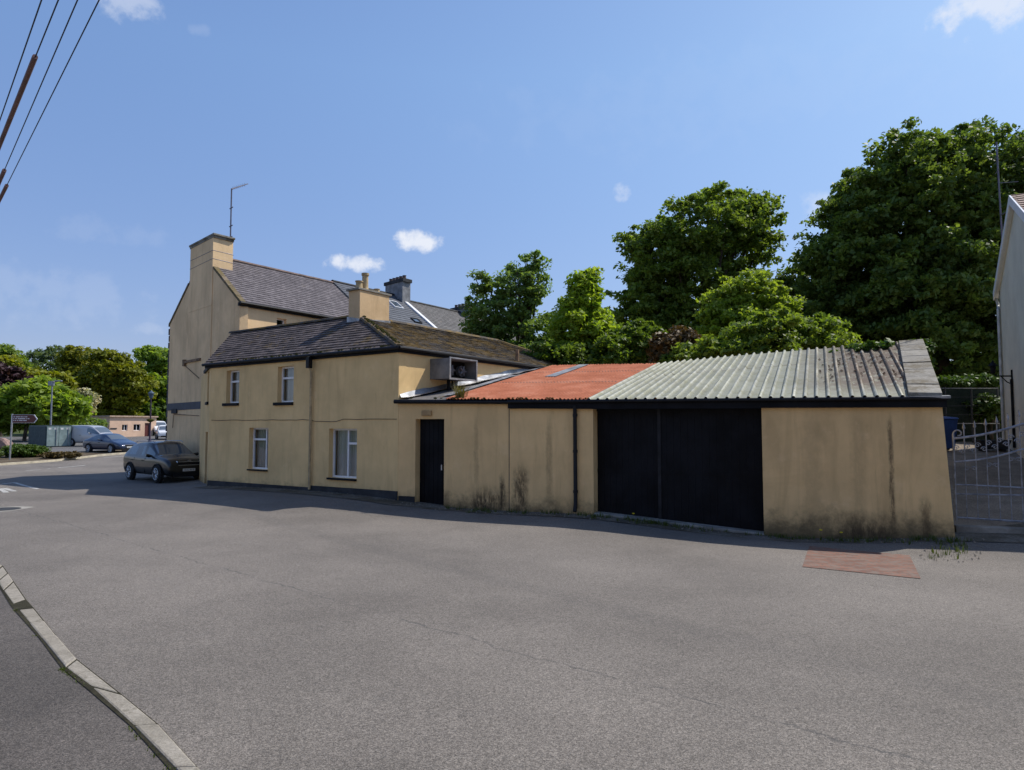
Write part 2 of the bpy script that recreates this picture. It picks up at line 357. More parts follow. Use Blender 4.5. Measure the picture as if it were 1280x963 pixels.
def mk_mark():
    m = N('worn_road_paint'); c = m.mix(m.ramp(m.noise(9, 6, .8), .42, .6), (.55, .54, .5), (.16, .155, .15)); return m.fin(c, .8)
M['paintline'] = mk_mark()

# ------------------------------------------------------------------ ground sheets
def inside(px, py, poly):
    c = np.zeros(px.shape, bool); n = len(poly)
    for i in range(n):
        x0, y0 = poly[i]; x1, y1 = poly[(i + 1) % n]
        if y0 == y1: continue
        k = ((y0 > py) != (y1 > py)) & (px < (x1 - x0) * (py - y0) / (y1 - y0) + x0); c ^= k
    return c
def clip_poly(sub, cell):     # Sutherland-Hodgman: sub clipped by convex ccw cell
    out = sub
    for i in range(len(cell)):
        a, b = cell[i], cell[(i + 1) % len(cell)]; inp = out; out = []
        if not inp: return []
        def sd(p): return (b[0] - a[0]) * (p[1] - a[1]) - (b[1] - a[1]) * (p[0] - a[0])
        for j in range(len(inp)):
            p, q = inp[j], inp[(j + 1) % len(inp)]; sp, sq = sd(p), sd(q)
            if sp >= 0: out.append(p)
            if (sp >= 0) != (sq >= 0):
                t = sp / (sp - sq); out.append((p[0] + (q[0] - p[0]) * t, p[1] + (q[1] - p[1]) * t))
    return out
def draped(name, poly, mat, dz, step=1., label=None, zfun=None):
    mb = MB(); xs = [p[0] for p in poly]; ys = [p[1] for p in poly]
    x0, x1, y0, y1 = math.floor(min(xs) / step) * step, max(xs), math.floor(min(ys) / step) * step, max(ys)
    faces = []
    x = x0
    while x < x1:
        y = y0
        while y < y1:
            c = [(x, y), (x + step, y), (x + step, y + step), (x, y + step)]
            q = clip_poly(list(poly), c)
            if len(q) >= 3:
                r = []
                for p in q:
                    if not r or (abs(p[0] - r[-1][0]) + abs(p[1] - r[-1][1])) > 1e-5: r.append(p)
                if len(r) >= 3: faces.append(r)
            y += step
        x += step
    flat = np.array([p for f in faces for p in f]); z = garr(flat[:, 0], flat[:, 1]) + dz; i = 0
    idx = {}; vs = []; fs = []
    for f in faces:
        ff = []
        for p in f:
            k = (round(p[0], 4), round(p[1], 4))
            if k not in idx: idx[k] = len(vs); vs.append((p[0], p[1], z[i]))
            i += 1
            if not ff or ff[-1] != idx[k]: ff.append(idx[k])
        if len(set(ff)) >= 3 and len(set(ff)) == len(ff): fs.append(ff)
    mb.add(vs, fs); o = mb.build(name, mat, smooth=True); tag(o, kind='structure'); return o

gx = np.concatenate([np.arange(-1500, -120, 80.), np.arange(-120, 70, 3.), np.arange(70, 1500, 80.)]); gy = np.concatenate([np.arange(-200, -12, 40.), np.arange(-12, 136, 3.), np.arange(136, 1800, 80.)])
XX, YY = np.meshgrid(gx, gy); ZZ = garr(XX, YY) - .3
mb = MB(); nx = len(gx); mb.add(np.stack([XX.ravel(), YY.ravel(), ZZ.ravel()], 1).tolist(), [(j * nx + i, j * nx + i + 1, (j + 1) * nx + i + 1, (j + 1) * nx + i) for j in range(len(gy) - 1) for i in range(nx - 1)])
tag(mb.build('ground', M['grass'], smooth=True), kind='structure')

# kerb line beside the near footpath (road edge), left bottom of the photo
KR = [G(17, 728), G(32.6, 751), G(42.5, 762), G(70, 796), G(96, 826), G(153, 871), G(198, 908), G(247, 962)]
KL = [G(4, 740), G(16, 757), G(23, 764), G(52, 800), G(82, 837), G(113, 860), G(167, 910), G(218, 963)]
dE = (KR[-1] - KR[-2]).normalized(); dS = (KR[0] - KR[1]).normalized()
KR = [KR[0] + dS * 8 + Vector((-2, 0, 0)), KR[0] + dS * 1.5] + KR + [KR[-1] + dE * 2, KR[-1] + dE * 6]
KL = [KL[0] + dS * 8 + Vector((-2, 0, 0)), KL[0] + dS * 1.5] + KL + [KL[-1] + dE * 2, KL[-1] + dE * 6]
# street polygon
WALL = [U(-2.85 + w, 17.5 - .43 * w) for w in (0, 10.99)]
road_poly = [P2(p) for p in reversed(KR)] + [(-120, 24), (-120, 44), P2(U(-45, 43)), P2(U(-28, 45.5)), P2(U(-14, 47)), (-8, 60), (-4, 62), P2(U(-10.5, 32)), P2(U(-11, 27.5)), P2(U(-9.6, 22.5)), P2(U(-2.85, 17.7)), P2(U(8, 13.1)), P2(U(9.5, 12.9)), P2(U(16, 10.6)), (50, -4), (50, -8), (20, -8)]
draped('road', road_poly, M['asphalt'], 0, 1.)
far_poly = [P2(U(-45, 43.02)), P2(U(-28, 45.52)), P2(U(-14, 47.02)), P2(U(-9, 54)), P2(U(-12, 82)), P2(U(-26, 84)), P2(U(-60, 78)), P2(U(-70, 60))]
draped('car_park', far_poly, M['asphalt_far'], -.004, 2.)
foot_poly = [P2(p) for p in KL] + [(12, -8), (-60, -8), (-60, 14), (KL[0].x - 12, KL[0].y + 6)]
draped('footpath', foot_poly, M['footpath'], .008, 1.)
off_ = [p + Vector((-.028 - .018 * math.sin(i * 2.1), -.01, 0)) for i, p in enumerate(KL)]
draped('gutter_dirt', [P2(p) for p in KR] + [P2(p) for p in reversed(off_)], cover('damp_dirt', (.03, .028, .018), (.06, .055, .035), 6), .014, .5)

mb = MB()
for i in range(len(KR) - 1):
    if i == 3: continue       # the broken joint in the kerb
    n = max(1, round((KR[i + 1] - KR[i]).length / .95))
    for j in range(n):
        a, b = j / n + .003, (j + 1) / n - .003
        r0, r1 = KR[i].lerp(KR[i + 1], a), KR[i].lerp(KR[i + 1], b); l0, l1 = KL[i].lerp(KL[i + 1], a), KL[i].lerp(KL[i + 1], b)
        h = .022 + random.uniform(-.006, .006); P = [r0, r1, l1, l0]; gz = [g(p.x, p.y) for p in P]
        mb.hexa([(p.x, p.y, z - .2) for p, z in zip(P, gz)] + [(p.x, p.y, z + h) for p, z in zip(P, gz)])
tag(mb.build('kerb', M['kerb'], bevel=.018), kind='structure')
# dirt verge at the foot of the sheds
vp = [U(-9.7, 22.2), U(-9.9, 21.7), U(-3.1, 16.95), U(-1.3, 16.3), U(1.6, 15.05), U(4.2, 13.75), U(7.9, 12.55), U(9.4, 11.85), U(16, 9.7), U(16, 10.9), U(9.8, 13.4), U(8.1, 13.1), U(-2.8, 17.6)]
draped('verge', [P2(p) for p in vp], M['dirt'], .012, .5)
# yard behind the gate and brick patch in the road edge
draped('yard', [P2(p) for p in [U(8.35, 13.15), U(17, 10.2), U(30, 12), U(30, 30), U(11.5, 25), U(10.3, 17.6)]], M['yard'], -.01, 1.)
bp = [G(1012, 683), G(1137, 695), G(1151, 724), G(1003, 709)]
draped('brick_paving', [P2(p) for p in reversed(bp)], M['brick'], .008, .5)
# traffic island on the left
isl = [G(-120, 590), G(0, 582), G(60, 578), G(120, 571), G(165, 567), G(176, 564.5), G(165, 563), G(100, 566), G(60, 568), G(0, 570), G(-120, 575)]
draped('traffic_island', [P2(p) for p in isl], M['soil'], .1, 1.)
mb = MB(); fr_ = [G(-120, 590), G(0, 582), G(60, 578), G(120, 571), G(165, 567), G(176, 564.5)]
for a, b in zip(fr_, fr_[1:]):
    n = max(1, int((b - a).length / 1.))
    for j in range(n):
        p, q = a.lerp(b, j / n + .003), a.lerp(b, (j + 1) / n - .003); s = Vector((.1, 1, 0)).normalized() * .45
        P = [p, q, q + s, p + s]; mb.hexa([(v.x, v.y, g(v.x, v.y) - .1) for v in P] + [(v.x, v.y, g(v.x, v.y) + .13) for v in P])
o = mb.build('island_kerb', plain('pale_kerb', (.5, .45, .34), .85, var=.2), bevel=.02); tag(o, kind='structure')
# road markings
mb = MB()
def mark(p0, p1, w):
    a, b = G(*p0), G(*p1); d = (b - a).normalized(); s = Vector((-d.y, d.x, 0)) * w / 2; n = max(1, int((b - a).length / .6))
    for j in range(n):
        p, q = a.lerp(b, j / n), a.lerp(b, (j + 1) / n); P = [p - s, q - s, q + s, p + s]; mb.add([(v.x, v.y, g(v.x, v.y) + .006) for v in P], [(0, 1, 2, 3)])
mark((17, 603.5), (47, 611.5), .16); mark((0, 606), (17, 603.6), .14)
for a, b in (((33, 588.5), (50, 587.5)), ((73, 585), (106, 582)), ((128, 572.5), (160, 570.2)), ((58, 586.6), (63, 586.2))): mark(a, b, .2)
for a, b in (((0, 611), (8, 616)), ((6, 610.5), (18, 614.5))): mark(a, b, .18)
tag(mb.build('road_marking', M['paintline']), kind='structure')
c = G(3, 637); mb = MB(); mb.lathe(c.x, c.y, [(.42, c.z - .02), (.42, c.z + .012), (.38, c.z + .016), (.36, c.z + .008)], 24)
mh = thing('manhole_cover', c, 'worn round iron manhole cover set in the road at the left edge of the photo', 'manhole cover'); mb.build('cover', M['plinth'], mh)
mb = MB(); mb.lathe(c.x, c.y, [(.72, c.z - .02), (.72, c.z + .006), (.43, c.z + .007)], 24); mb.build('concrete_surround', M['concrete'], mh)

# ------------------------------------------------------------------ building pieces
def window(parent, fr, u0, u1, z0, z1, recess=.16, mull=(), trans=None, sill=None, curtain=0, fw=.055, label=None):
    mb = MB(); a, b = -recess - .07, -recess
    fr.box(mb, u0, u1, z0, z0 + fw, a, b); fr.box(mb, u0, u1, z1 - fw, z1, a, b)
    fr.box(mb, u0, u0 + fw, z0 + fw, z1 - fw, a, b); fr.box(mb, u1 - fw, u1, z0 + fw, z1 - fw, a, b)
    xs = [u0 + fw] + [u0 + (u1 - u0) * m for m in mull] + [u1 - fw]
    for m in mull: c = u0 + (u1 - u0) * m; fr.box(mb, c - fw / 2, c + fw / 2, z0 + fw, z1 - fw, a, b)
    if trans:
        zt = z0 + (z1 - z0) * trans[0]
        for i, (p, q) in enumerate(zip(xs, xs[1:])):
            if trans[1] is None or i in trans[1]: fr.box(mb, p + fw / 2 * (i > 0), q - fw / 2 * (i < len(xs) - 2), zt - fw * .6, zt + fw * .6, a, b + .012)
    w = mb.build('window', M['white'], parent, label=label)
    mb = MB(); o = -recess - .035; mb.add([fr.pt(u0, o, z0), fr.pt(u1, o, z0), fr.pt(u1, o, z1), fr.pt(u0, o, z1)], [(0, 1, 2, 3)]); mb.build('pane', M['glass'], w)
    if curtain:
        mb = MB(); n = 40; o = -recess - .18; vs = []; cu1 = u0 + (u1 - u0) * curtain
        for i in range(n + 1):
            u = u0 + (cu1 - u0) * i / n; oo = o + .025 * math.sin(i * 1.9) + .01 * math.sin(i * .7); vs += [fr.pt(u, oo, z0 - .02), fr.pt(u, oo, z1 + .02)]
        mb.add(vs, [(2 * i, 2 * i + 2, 2 * i + 3, 2 * i + 1) for i in range(n)]); mb.build('curtain', M['curtain'], w, smooth=True)
    mb = MB(); fr.box(mb, u0 - .5, u1 + .5, z0 - .4, z1 + .4, -.9, -.5); mb.build('interior', M['interior'], w)
    if sill: mb = MB(); fr.box(mb, u0 - sill[0], u1 + .01, z0 - sill[1], z0 - .003, -recess + .002, .07); mb.build('sill', M['black'], w, bevel=.008)
    return w

def tiled(mb, pts, tw, th, base_dz=0, jitter=1.):   # convex planar polygon, first edge = eave (left to right seen from outside)
    p0, p1 = Vector(pts[0]), Vector(pts[1]); eu = (p1 - p0).normalized(); nn = (Vector(pts[1]) - p0).cross(Vector(pts[-1]) - p0).normalized()
    if nn.z < 0: nn = -nn
    ev = nn.cross(eu).normalized()
    if ev.z < 0: ev = -ev
    uv = [((Vector(p) - p0).dot(eu), (Vector(p) - p0).dot(ev)) for p in pts]
    ar = sum(uv[i][0] * uv[(i + 1) % len(uv)][1] - uv[(i + 1) % len(uv)][0] * uv[i][1] for i in range(len(uv)))
    if ar < 0: uv = uv[::-1]
    u0, u1, v0, v1 = min(q[0] for q in uv), max(q[0] for q in uv), min(q[1] for q in uv), max(q[1] for q in uv)
    def at(u, v, h): return p0 + eu * u + ev * v + nn * h
    mb.add([at(u, v, -.02) for u, v in uv], [tuple(range(len(uv)))], (.2, .2, .2)); row = 0; v = v0 - .02
    while v < v1:
        u = u0 - tw * random.random() * .3 - (tw / 2 if row % 2 else 0)
        while u < u1:
            j = random.uniform(-.006, .006) * jitter; gap = .006
            q = clip_poly([(u + gap, v + j), (u + tw - gap, v + j), (u + tw - gap, v + th * 1.02), (u + gap, v + th * 1.02)], uv)
            if len(q) >= 3:
                k = random.random(); k = k * k if random.random() < .8 else 1; lift = .022 + random.uniform(0, .008) * jitter; tl = random.uniform(-.004, .004) * jitter
                top = [at(a, b, lift * (1 - (b - v) / th * .9) + tl * (a - u) / tw + .004) for a, b in q]; bot = [at(a, b, -.01) for a, b in q]; n = len(q)
                mb.add(top + bot, [tuple(range(n))] + [(i, i + n, (i + 1) % n + n, (i + 1) % n) for i in range(n)], (k, k, k))
            u += tw
        v += th; row += 1
    return mb
def slab(mb, pts, t):
    pts = [Vector(p) for p in pts]; n = len(pts)
    mb.add(pts + [p - Vector((0, 0, t)) for p in pts], [tuple(range(n)), tuple(range(2 * n - 1, n - 1, -1))] + [(i, (i + 1) % n, (i + 1) % n + n, i + n) for i in range(n)][::1])
def ridge(mb, a, b, r=.1, seg=.45):
    a, b = Vector(a), Vector(b); n = max(1, int((b - a).length / seg)); d = (b - a).normalized(); s = Vector((d.y, -d.x, 0)).normalized()
    for j in range(n):
        p, q = a.lerp(b, j / n), a.lerp(b, (j + 1) / n + .008); k = random.random(); h0 = random.uniform(0, .008); vs = []
        for e in (p, q):
            for m in range(5):
                th = math.pi * m / 4; vs.append(e + s * math.cos(th) * r * 1.3 + Vector((0, 0, -r * .45 + math.sin(th) * r + h0)))
        mb.add(vs, [(m, m + 1, m + 6, m + 5) for m in range(4)] + [(4, 3, 2, 1, 0), (5, 6, 7, 8, 9)], (k, k, k))

# ---- the two-storey corner house
FD = Vector((-1.425, 1, 0)).normalized(); WD_ = Vector((.668, 1, 0)).normalized()
A = U(-2.855, 17.5); H = A + FD * (8.34 * K); T0 = U(-11.9, 26.6)
zE = (2 + 1.9) * K; zR = (2 + 3.44) * K
Wend = A + WD_ * (11 * K)
house = thing('corner_house', (A + H) / 2, 'two storey cream rendered house with hipped mossy tile roof beside the sheds', 'house')
fF = Fr(H, A); fW = Fr(A, Wend); fC = Fr(T0, H)
zg = .0
def rect(fr, x0, x1, y0, y1, xm=None):
    u0 = fr.u(x0, (y0 + y1) / 2); u1 = fr.u(x1, (y0 + y1) / 2); xm = (x0 + x1) / 2; return (u0, u1, fr.z(xm, y1), fr.z(xm, y0))
w1 = rect(fF, 283, 299, 463, 504); w2 = rect(fF, 347, 367, 458, 503); w3 = rect(fF, 311, 335, 535, 587); w4 = rect(fF, 411, 446, 536, 598)
mb = MB(); fF.wall(mb, -.5, zE, [w1, w2, w3, w4], .3)
cw = (fC.L - 1.45, fC.L - .6, fC.z(259, 503), fC.z(259, 466)); cd = (fC.L - 1.75, fC.L - .55, .0, fC.z(256, 540))
mb2 = MB(); fC.wall(mb2, -.5, zE, [cw, cd], .3)
mb.v += []; n0 = len(mb.v); mb.v += mb2.v; mb.f += [tuple(i + n0 for i in f) for f in mb2.f]; mb.c += mb2.c
B2 = H + WD_ * (4.2 * K)
fW.wall(mb, -.5, zE, [], .3)
Fr(Wend, Wend + FD * (7.6 * K)).wall(mb, -.5, zE); Fr(Wend + FD * (7.6 * K), A + FD * (7.6 * K) + WD_ * (4.4 * K)).wall(mb, -.5, zE); Fr(A + FD * (7.6 * K) + WD_ * (4.4 * K), H + WD_ * (4.2 * K)).wall(mb, -.5, zE)
mb.build('wall', M['wall'], house)
window(house, fF, *w1, trans=(.66, None), sill=(.14, .1), curtain=.35); window(house, fF, *w2, trans=(.68, None), sill=(.14, .1), curtain=1)
window(house, fF, *w3, mull=(.7,), trans=(.72, (0,)), sill=(.0, .05), curtain=.45); window(house, fF, *w4, mull=(.55,), trans=(.7, (1,)), sill=(.02, .06), curtain=1)
window(house, fC, *cw, trans=(.66, None), sill=(.1, .1))
mb = MB(); fC.box(mb, cd[0], cd[1], cd[2], cd[3], -.34, -.28); mb.build('door', M['black'], house)
mb = MB(); zb = g(A.x, A.y); zh = g(H.x, H.y)
us = [0, fF.u(388), fF.u(388), fF.L]
for (ua, ub, hh) in ((0, us[1] - .02, .2), (us[1], fF.L, .26)):
    gz0 = fF.z(262, 602); 
    za = zh + (zb - zh) * ua / fF.L + hh; zc = zh + (zb - zh) * ub / fF.L + hh
    q = fF.pt; mb.hexa([q(ua, .025, -.4), q(ub, .025, -.4), q(ub, -.01, -.4), q(ua, -.01, -.4), q(ua, .025, za), q(ub, .025, zc), q(ub, -.01, zc), q(ua, -.01, za)])
mb.build('plinth', M['plinth'], house, bevel=.006)
# roof
ov = .1; RP = U(-4.745, 21.5, 3.44); RL = RP + FD * (6.75 * K); RW = RP + WD_ * (7.4 * K)
nF, nW = fF.n, fW.n
eA = A + nF * ov + nW * ov + Vector((0, 0, zE + .13)); eH = H + nF * ov + FD * .25 + Vector((0, 0, zE + .13)); eW = Wend + nW * ov + WD_ * ov + Vector((0, 0, zE + .13)); eWb = eW + FD * (7.7 * K)
mb = MB(); tiled(mb, [eH, eA, RP, RL], .25, .2); mb.build('roof', M['slate_dark'], house)
mb = MB(); tiled(mb, [eA, eW, RW, RP], .25, .2); mb.build('roof', M['slate_moss'], house, label='moss covered roof slope over the rear wing')
mb = MB(); tiled(mb, [eW, eWb, RW], .4, .3); eI = RP + (RP - eA); eI.z = zE + .13
eHb = eH + WD_ * (4.6 * K)
tiled(mb, [eWb, eWb - WD_ * (6.6 * K), RP, RW], .5, .35); tiled(mb, [eHb + FD * -2, eHb, RL, RP], .5, .35)
mb.build('roof', M['slate_dark'], house)
mb = MB(); ridge(mb, RP + Vector((0, 0, .03)), RL + Vector((0, 0, .03))); ridge(mb, RP + Vector((0, 0, .03)), RW + Vector((0, 0, .03))); ridge(mb, eA + Vector((0, 0, .03)), RP + Vector((0, 0, .03)), .09); ridge(mb, eW + Vector((0, 0, .03)), RW + Vector((0, 0, .03)), .09)
mb.build('ridge_tiles', M['slate_moss'], house)
mb = MB(); fF.box(mb, -.25, fF.L + .07, zE - .02, zE + .09, 0.002, .075); fW.box(mb, -.07, fW.L + .07, zE - .02, zE + .09, 0.004, .076); fC.box(mb, fC.L - 2.8, fC.L - .05, zE - .02, zE + .09, .002, .075)
mb.build('fascia', M['black'], house)
mb = MB(); r = .065
r = .052; mb.tube([fF.pt(-.28, .14, zE + .1), fF.pt(fF.L + .14, .14, zE + .1)], r, 8); mb.tube([fW.pt(-.14, .14, zE + .1), fW.pt(fW.L, .14, zE + .1)], r, 8); mb.build('gutter', M['gloss_black'], house, smooth=True)
ud = fF.u(390.5); mb = MB(); mb.tube([fF.pt(ud, .18, zE + .06), fF.pt(ud, .16, zE - .22), fF.pt(ud, .08, zE - .4), fF.pt(ud, .08, g(*P2(fF.pt(ud, 0, 0))) + .05)], .042, 8); mb.build('downpipe', M['pot'], house, smooth=True, label='cream painted downpipe with black top')
mb = MB(); fF.box(mb, ud - .07, ud + .07, zE - .3, zE + .04, .1, .24); mb.build('hopper', M['gloss_black'], house)
mb = MB(); zc = fF.z(380, 524.5); pts = []
for i in range(30): u = .15 + (fF.L - .2) * i / 29; pts.append(fF.pt(u, .012, zc - .02 * (i / 29) + random.uniform(-.012, .012) - (.05 if 17 < i < 22 else 0)))
mb.tube(pts, .009, 5); mb.build('cable', plain('cable_brown', (.13, .09, .06), .8), house)
# chimney on the corner of the two ridges
cn = U(-4.635, 21.0); cf = Fr(cn + FD * (.5 * K), cn); cr = Fr(cn, cn + WD_ * (1.28 * K)); ch = Fr(cn + FD * (.5 * K), cn); ct = (2 + 4.18) * K
mb = MB(); q = [cn + FD * .56, cn, cn + WD_ * 1.43, cn + WD_ * 1.43 + FD * .56]
mb.hexa([(p.x, p.y, zR - .9) for p in q] + [(p.x, p.y, ct) for p in q]); chm = mb.build('chimney', render_paint('chimney_render', (.68, .48, .27), 1.5, zs=-3), house, bevel=.01)
cc = sum(q, Vector()) / 4; mb = MB(); q2 = [cc + (p - cc) * 1.0 + (p - cc).normalized() * .1 for p in q]
mb.hexa([(p.x, p.y, ct) for p in q2] + [(p.x, p.y, ct + .07) for p in q2]); mb.build('cap', M['coping'], chm, bevel=.01)
for k, (f, h, rr) in enumerate(((.32, .62, .115), (.12, .3, .12), (.72, .16, .1))):
    p = cn + FD * .28 + WD_ * (1.43 * f + .05); mb = MB(); mb.lathe(p.x, p.y, [(rr * 1.15, ct + .07), (rr * 1.1, ct + .12), (rr, ct + .14), (rr * .92, ct + .07 + h * .85), (rr * 1.15, ct + .07 + h * .87), (rr * 1.15, ct + .07 + h), (rr * .8, ct + .07 + h), (rr * .7, ct + h - .05)], 14); mb.build('chimney_pot', M['pot'], chm, smooth=True)
mb = MB(); qq = [cc + (p - cc) * 1.0 + (p - cc).normalized() * .05 for p in q]
for z0_, i in ((0, 0),): mb.hexa([(p.x, p.y, zR - .7) for p in qq] + [(p.x, p.y, zR - .06 - .12 * (k == 1)) for k, p in enumerate(qq)])
mb.build('flashing', M['lead'], chm)
# ventilation box on the wing wall
bx = K * 1.0 * 1.2026; bw = 1.19 * K; bz1 = (2 + 1.81) * K; bz0 = (2 + 1.27) * K; bo = .74
ac = MB(); t = .03
fW.box(ac, bx, bx + bw, bz1 - t, bz1, .004, bo); fW.box(ac, bx, bx + bw, bz0, bz0 + t, .004, bo); fW.box(ac, bx, bx + t, bz0 + t, bz1 - t, .004, bo); fW.box(ac, bx + bw - t, bx + bw, bz0 + t, bz1 - t, .004, bo)
vb = ac.build('ventilation_box', plain('painted_steel', (.2, .2, .195), .6, .2, var=.25, sc=3), house, label='grey metal ventilation box with open front')
mb = MB(); fW.box(mb, bx + t, bx + bw - t, bz0 + t, bz1 - t, .01, .3); mb.build('fan_housing', M['dark'], vb)
mb = MB(); e = .045
fW.box(mb, bx - .01, bx + bw + .01, bz1 - .01, bz1 + .03, bo, bo + .03); fW.box(mb, bx - .01, bx + bw + .01, bz0 - .03, bz0 + .01, bo, bo + .03); fW.box(mb, bx - .01, bx + e, bz0, bz1, bo + .001, bo + .028); fW.box(mb, bx + bw - e, bx + bw + .01, bz0, bz1, bo + .001, bo + .028); mb.build('frame', M['metal'], vb)
for k in (.3, .72):
    c0 = fW.pt(bx + bw * k, .34, bz0 + .28); mb = MB(); mb.tube([c0, c0 + fW.n * .12], .17, 14)
    for a in range(5): 
        th = a * 1.257; d = fW.d * math.cos(th) + Vector((0, 0, 1)) * math.sin(th); mb.tube([c0 + fW.n * .14, c0 + fW.n * .16 + d * .16], [.05, .03], 5)
    mb.build('fan', plain('fan_grey%d' % (k * 10), (.12, .12, .13), .5, .3), vb)
mb = MB(); mb.tube([fW.pt(bx + .45, .35, bz0), fW.pt(bx + .45, .35, bz0 - .5)], .05, 8); mb.build('pipe', M['black'], vb); mb = MB(); mb.tube([fW.pt(bx + 1.0, .06, bz0 + .1), fW.pt(bx + 1.0, .06, bz0 - .4)], .025, 6); mb.build('pipe', M['black'], vb)

# ---- the long shed with lean-to roof
SW = [U(-2.85 + w, 17.5 - .43 * w) for w in range(2)]
SF = 0.0; Sdir = WDIR
S0 = U(-2.85, 17.5); S1 = U(7.92, 12.87)
fS = Fr(S0, S1)
shed = thing('shed', (S0 + S1) / 2, 'long low ochre shed with black garage doors and rusty and grey corrugated roof', 'shed')
def zev(u): # eave (fascia top) height
    w = u / K / 1.0885; return (2 + (.655 - .085 * min(w / 4.5, 1) - .03 * max(0, (w - 4.5) / 6.2))) * K
pd = (fS.u(519, 580), fS.u(555, 580), -.3, fS.z(538, 524)); gd = (fS.u(742, 575), fS.u(953.5, 590), -.4, zev(6) - .1)
ub = fS.u(637, 570)
mb = MB(); fS.wall(mb, -.5, zev(1) - .06, [pd], .32, zev(ub) - .06, u1=ub); f2 = Fr(fS.pt(ub, 0, 0), S1)
mbx = MB(); f2.wall(mbx, -.5, zev(6) - .16, [(gd[0] - ub, gd[1] - ub, gd[2], 5)], .42, zev(fS.L) - .14)
n0 = len(mb.v); mb.v += [tuple(Vector(v) + fS.n * .02) for v in mbx.v]; mb.f += [tuple(i + n0 for i in f) for f in mbx.f]; mb.c += mbx.c
# battered end buttress and side wall
BRs = U(10.42, 17.55); sd = (BRs - S1); sd.z = 0; sd.normalize(); F0 = fS.pt(fS.L, .02, 0); bq = F0 + Sdir * .17
zt = zev(fS.L) + .02
mb.hexa([F0 - Sdir * .3 - fS.n * 0, bq, bq + sd * 5.4, F0 - Sdir * .3 + sd * 5.4] if 0 else [Vector((p.x, p.y, -.5)) for p in (F0 - Sdir * .0, bq + Sdir * .03, bq + sd * 5.4, F0 + sd * 5.4)] + [Vector((p.x, p.y, z)) for p, z in ((F0, zt), (F0 + Sdir * .02, zt), (F0 + sd * 5.5 + Sdir * .02, (2 + 2.05) * K), (F0 + sd * 5.5, (2 + 2.05) * K))])
Fr(U(10.3, 17.6), U(4.7, 22.1)).wall(mb, -.5, 3.9); Fr(U(4.6, 22.1), U(1, 23.7)).wall(mb, -.5, 3.9)
mb.build('wall', M['shedwall'], shed)
mb = MB(); Lp = fS.u(519, 580); zp = g(*P2(fS.pt(.5, 0, 0)))
fS.box(mb, 0.03, Lp - .004, -.4, zp + .17, -.01, .022); mb.build('plinth', M['plinth'], shed)
mb = MB(); fS.box(mb, pd[0] + .004, pd[1] - .004, -.2, pd[3], -.31, -.25)
for k in range(6): a = pd[0] + .03 + k * (pd[1] - pd[0] - .06) / 6; fS.box(mb, a, a + (pd[1] - pd[0] - .06) / 6 - .012, 0, pd[3] - .02, -.25, -.24)
dr = mb.build('door', M['black'], shed)
mb = MB(); fS.box(mb, pd[1] - .2, pd[1] - .17, 1.05, 1.2, -.24, -.19); mb.build('handle', M['metal'], dr)
um = fS.u(822, 580)
mb = MB(); fS.box(mb, ub - .012, ub + .006, .1, zev(ub) - .2, .0, .023); mb.build('panel_joint', M['plinth'], shed)
mb = MB(); fS.box(mb, um - .05, um + .03, .0, zev(6) - .14, -.286, -.262); mb.build('door_post', plain('faded_black', (.012, .013, .017), .6, spec=.3, var=.6, sc=3), shed)
for k, (a, b, o) in enumerate(((gd[0] + .004, um + .02, -.34), (um - .02, gd[1] - .004, -.3))):
    mb = MB(); mb_z1 = zev(a) - .1; fS.box(mb, a, b, -.05 - .12 * k, mb_z1, o - .04, o)
    n = int((b - a) / .16)
    for j in range(n): p = a + .02 + j * (b - a - .04) / n; fS.box(mb, p, p + (b - a - .04) / n - .003, .02 - .12 * k, mb_z1 - .02, o, o + .012)
    fS.box(mb, a, b, 1.1, 1.2, o + .012, o + .022)
    d_ = mb.build('garage_door', M['black'], shed)
mb = MB(); p0 = gd[0]; 
q = fS.pt; mb.hexa([q(gd[0], .05, -.5), q(gd[1], .05, -.5), q(gd[1], -.5, -.5), q(gd[0], -.5, -.5), q(gd[0], .05, .13), q(gd[1], .05, -.14), q(gd[1], -.5, -.14), q(gd[0], -.5, .13)])
mb.build('threshold', M['concrete'], shed, bevel=.02)
# fascia boards, gutters
mb = MB(); pts_u = [ub, (ub + gd[1]) / 2, gd[1], fS.L + .1]
for a, b in zip(pts_u, pts_u[1:]):
    za, zb_ = zev(a) + .0, zev(b) + .0
    mb.hexa([q(a, .12, za - .19), q(b, .12, zb_ - .2), q(b, 0.023, zb_ - .2), q(a, 0.023, za - .19), q(a, .12, za), q(b, .12, zb_), q(b, 0.023, zb_), q(a, 0.023, za)])
mb.build('fascia', M['black'], shed)
mb = MB(); mb.hexa([q(gd[0] - .1, -.28, zev(gd[0]) - .24), q(gd[1] + .1, -.28, zev(gd[1]) - .24), q(gd[1] + .1, -.42, zev(gd[1]) - .24), q(gd[0] - .1, -.42, zev(gd[0]) - .24)] + [q(gd[0] - .1, -.28, zev(gd[0])), q(gd[1] + .1, -.28, zev(gd[1])), q(gd[1] + .1, -.42, zev(gd[1])), q(gd[0] - .1, -.42, zev(gd[0]))]); mb.build('lintel', M['black'], shed)
mb = MB(); mb.tube([q(-.08, .09, zev(0) - .02), q(ub, .09, zev(ub) - .02)], .06, 10); mb.tube([q(ub, .16, zev(ub) - .02), q(fS.L + .12, .16, zev(fS.L) - .015)], .045, 10)
mb.build('gutter', M['gloss_black'], shed, smooth=True)
udp = fS.u(720.5, 580); mb = MB(); mb.tube([q(udp, .1, zev(udp) - .1), q(udp, .085, g(*P2(q(udp, 0, 0))) + .25), q(udp, .16, g(*P2(q(udp, 0, 0))) + .08)], .05, 10)
for z in (.6, 1.6, 2.5): mb.tube([q(udp, .085, z), q(udp, .085, z + .07)], .062, 10)
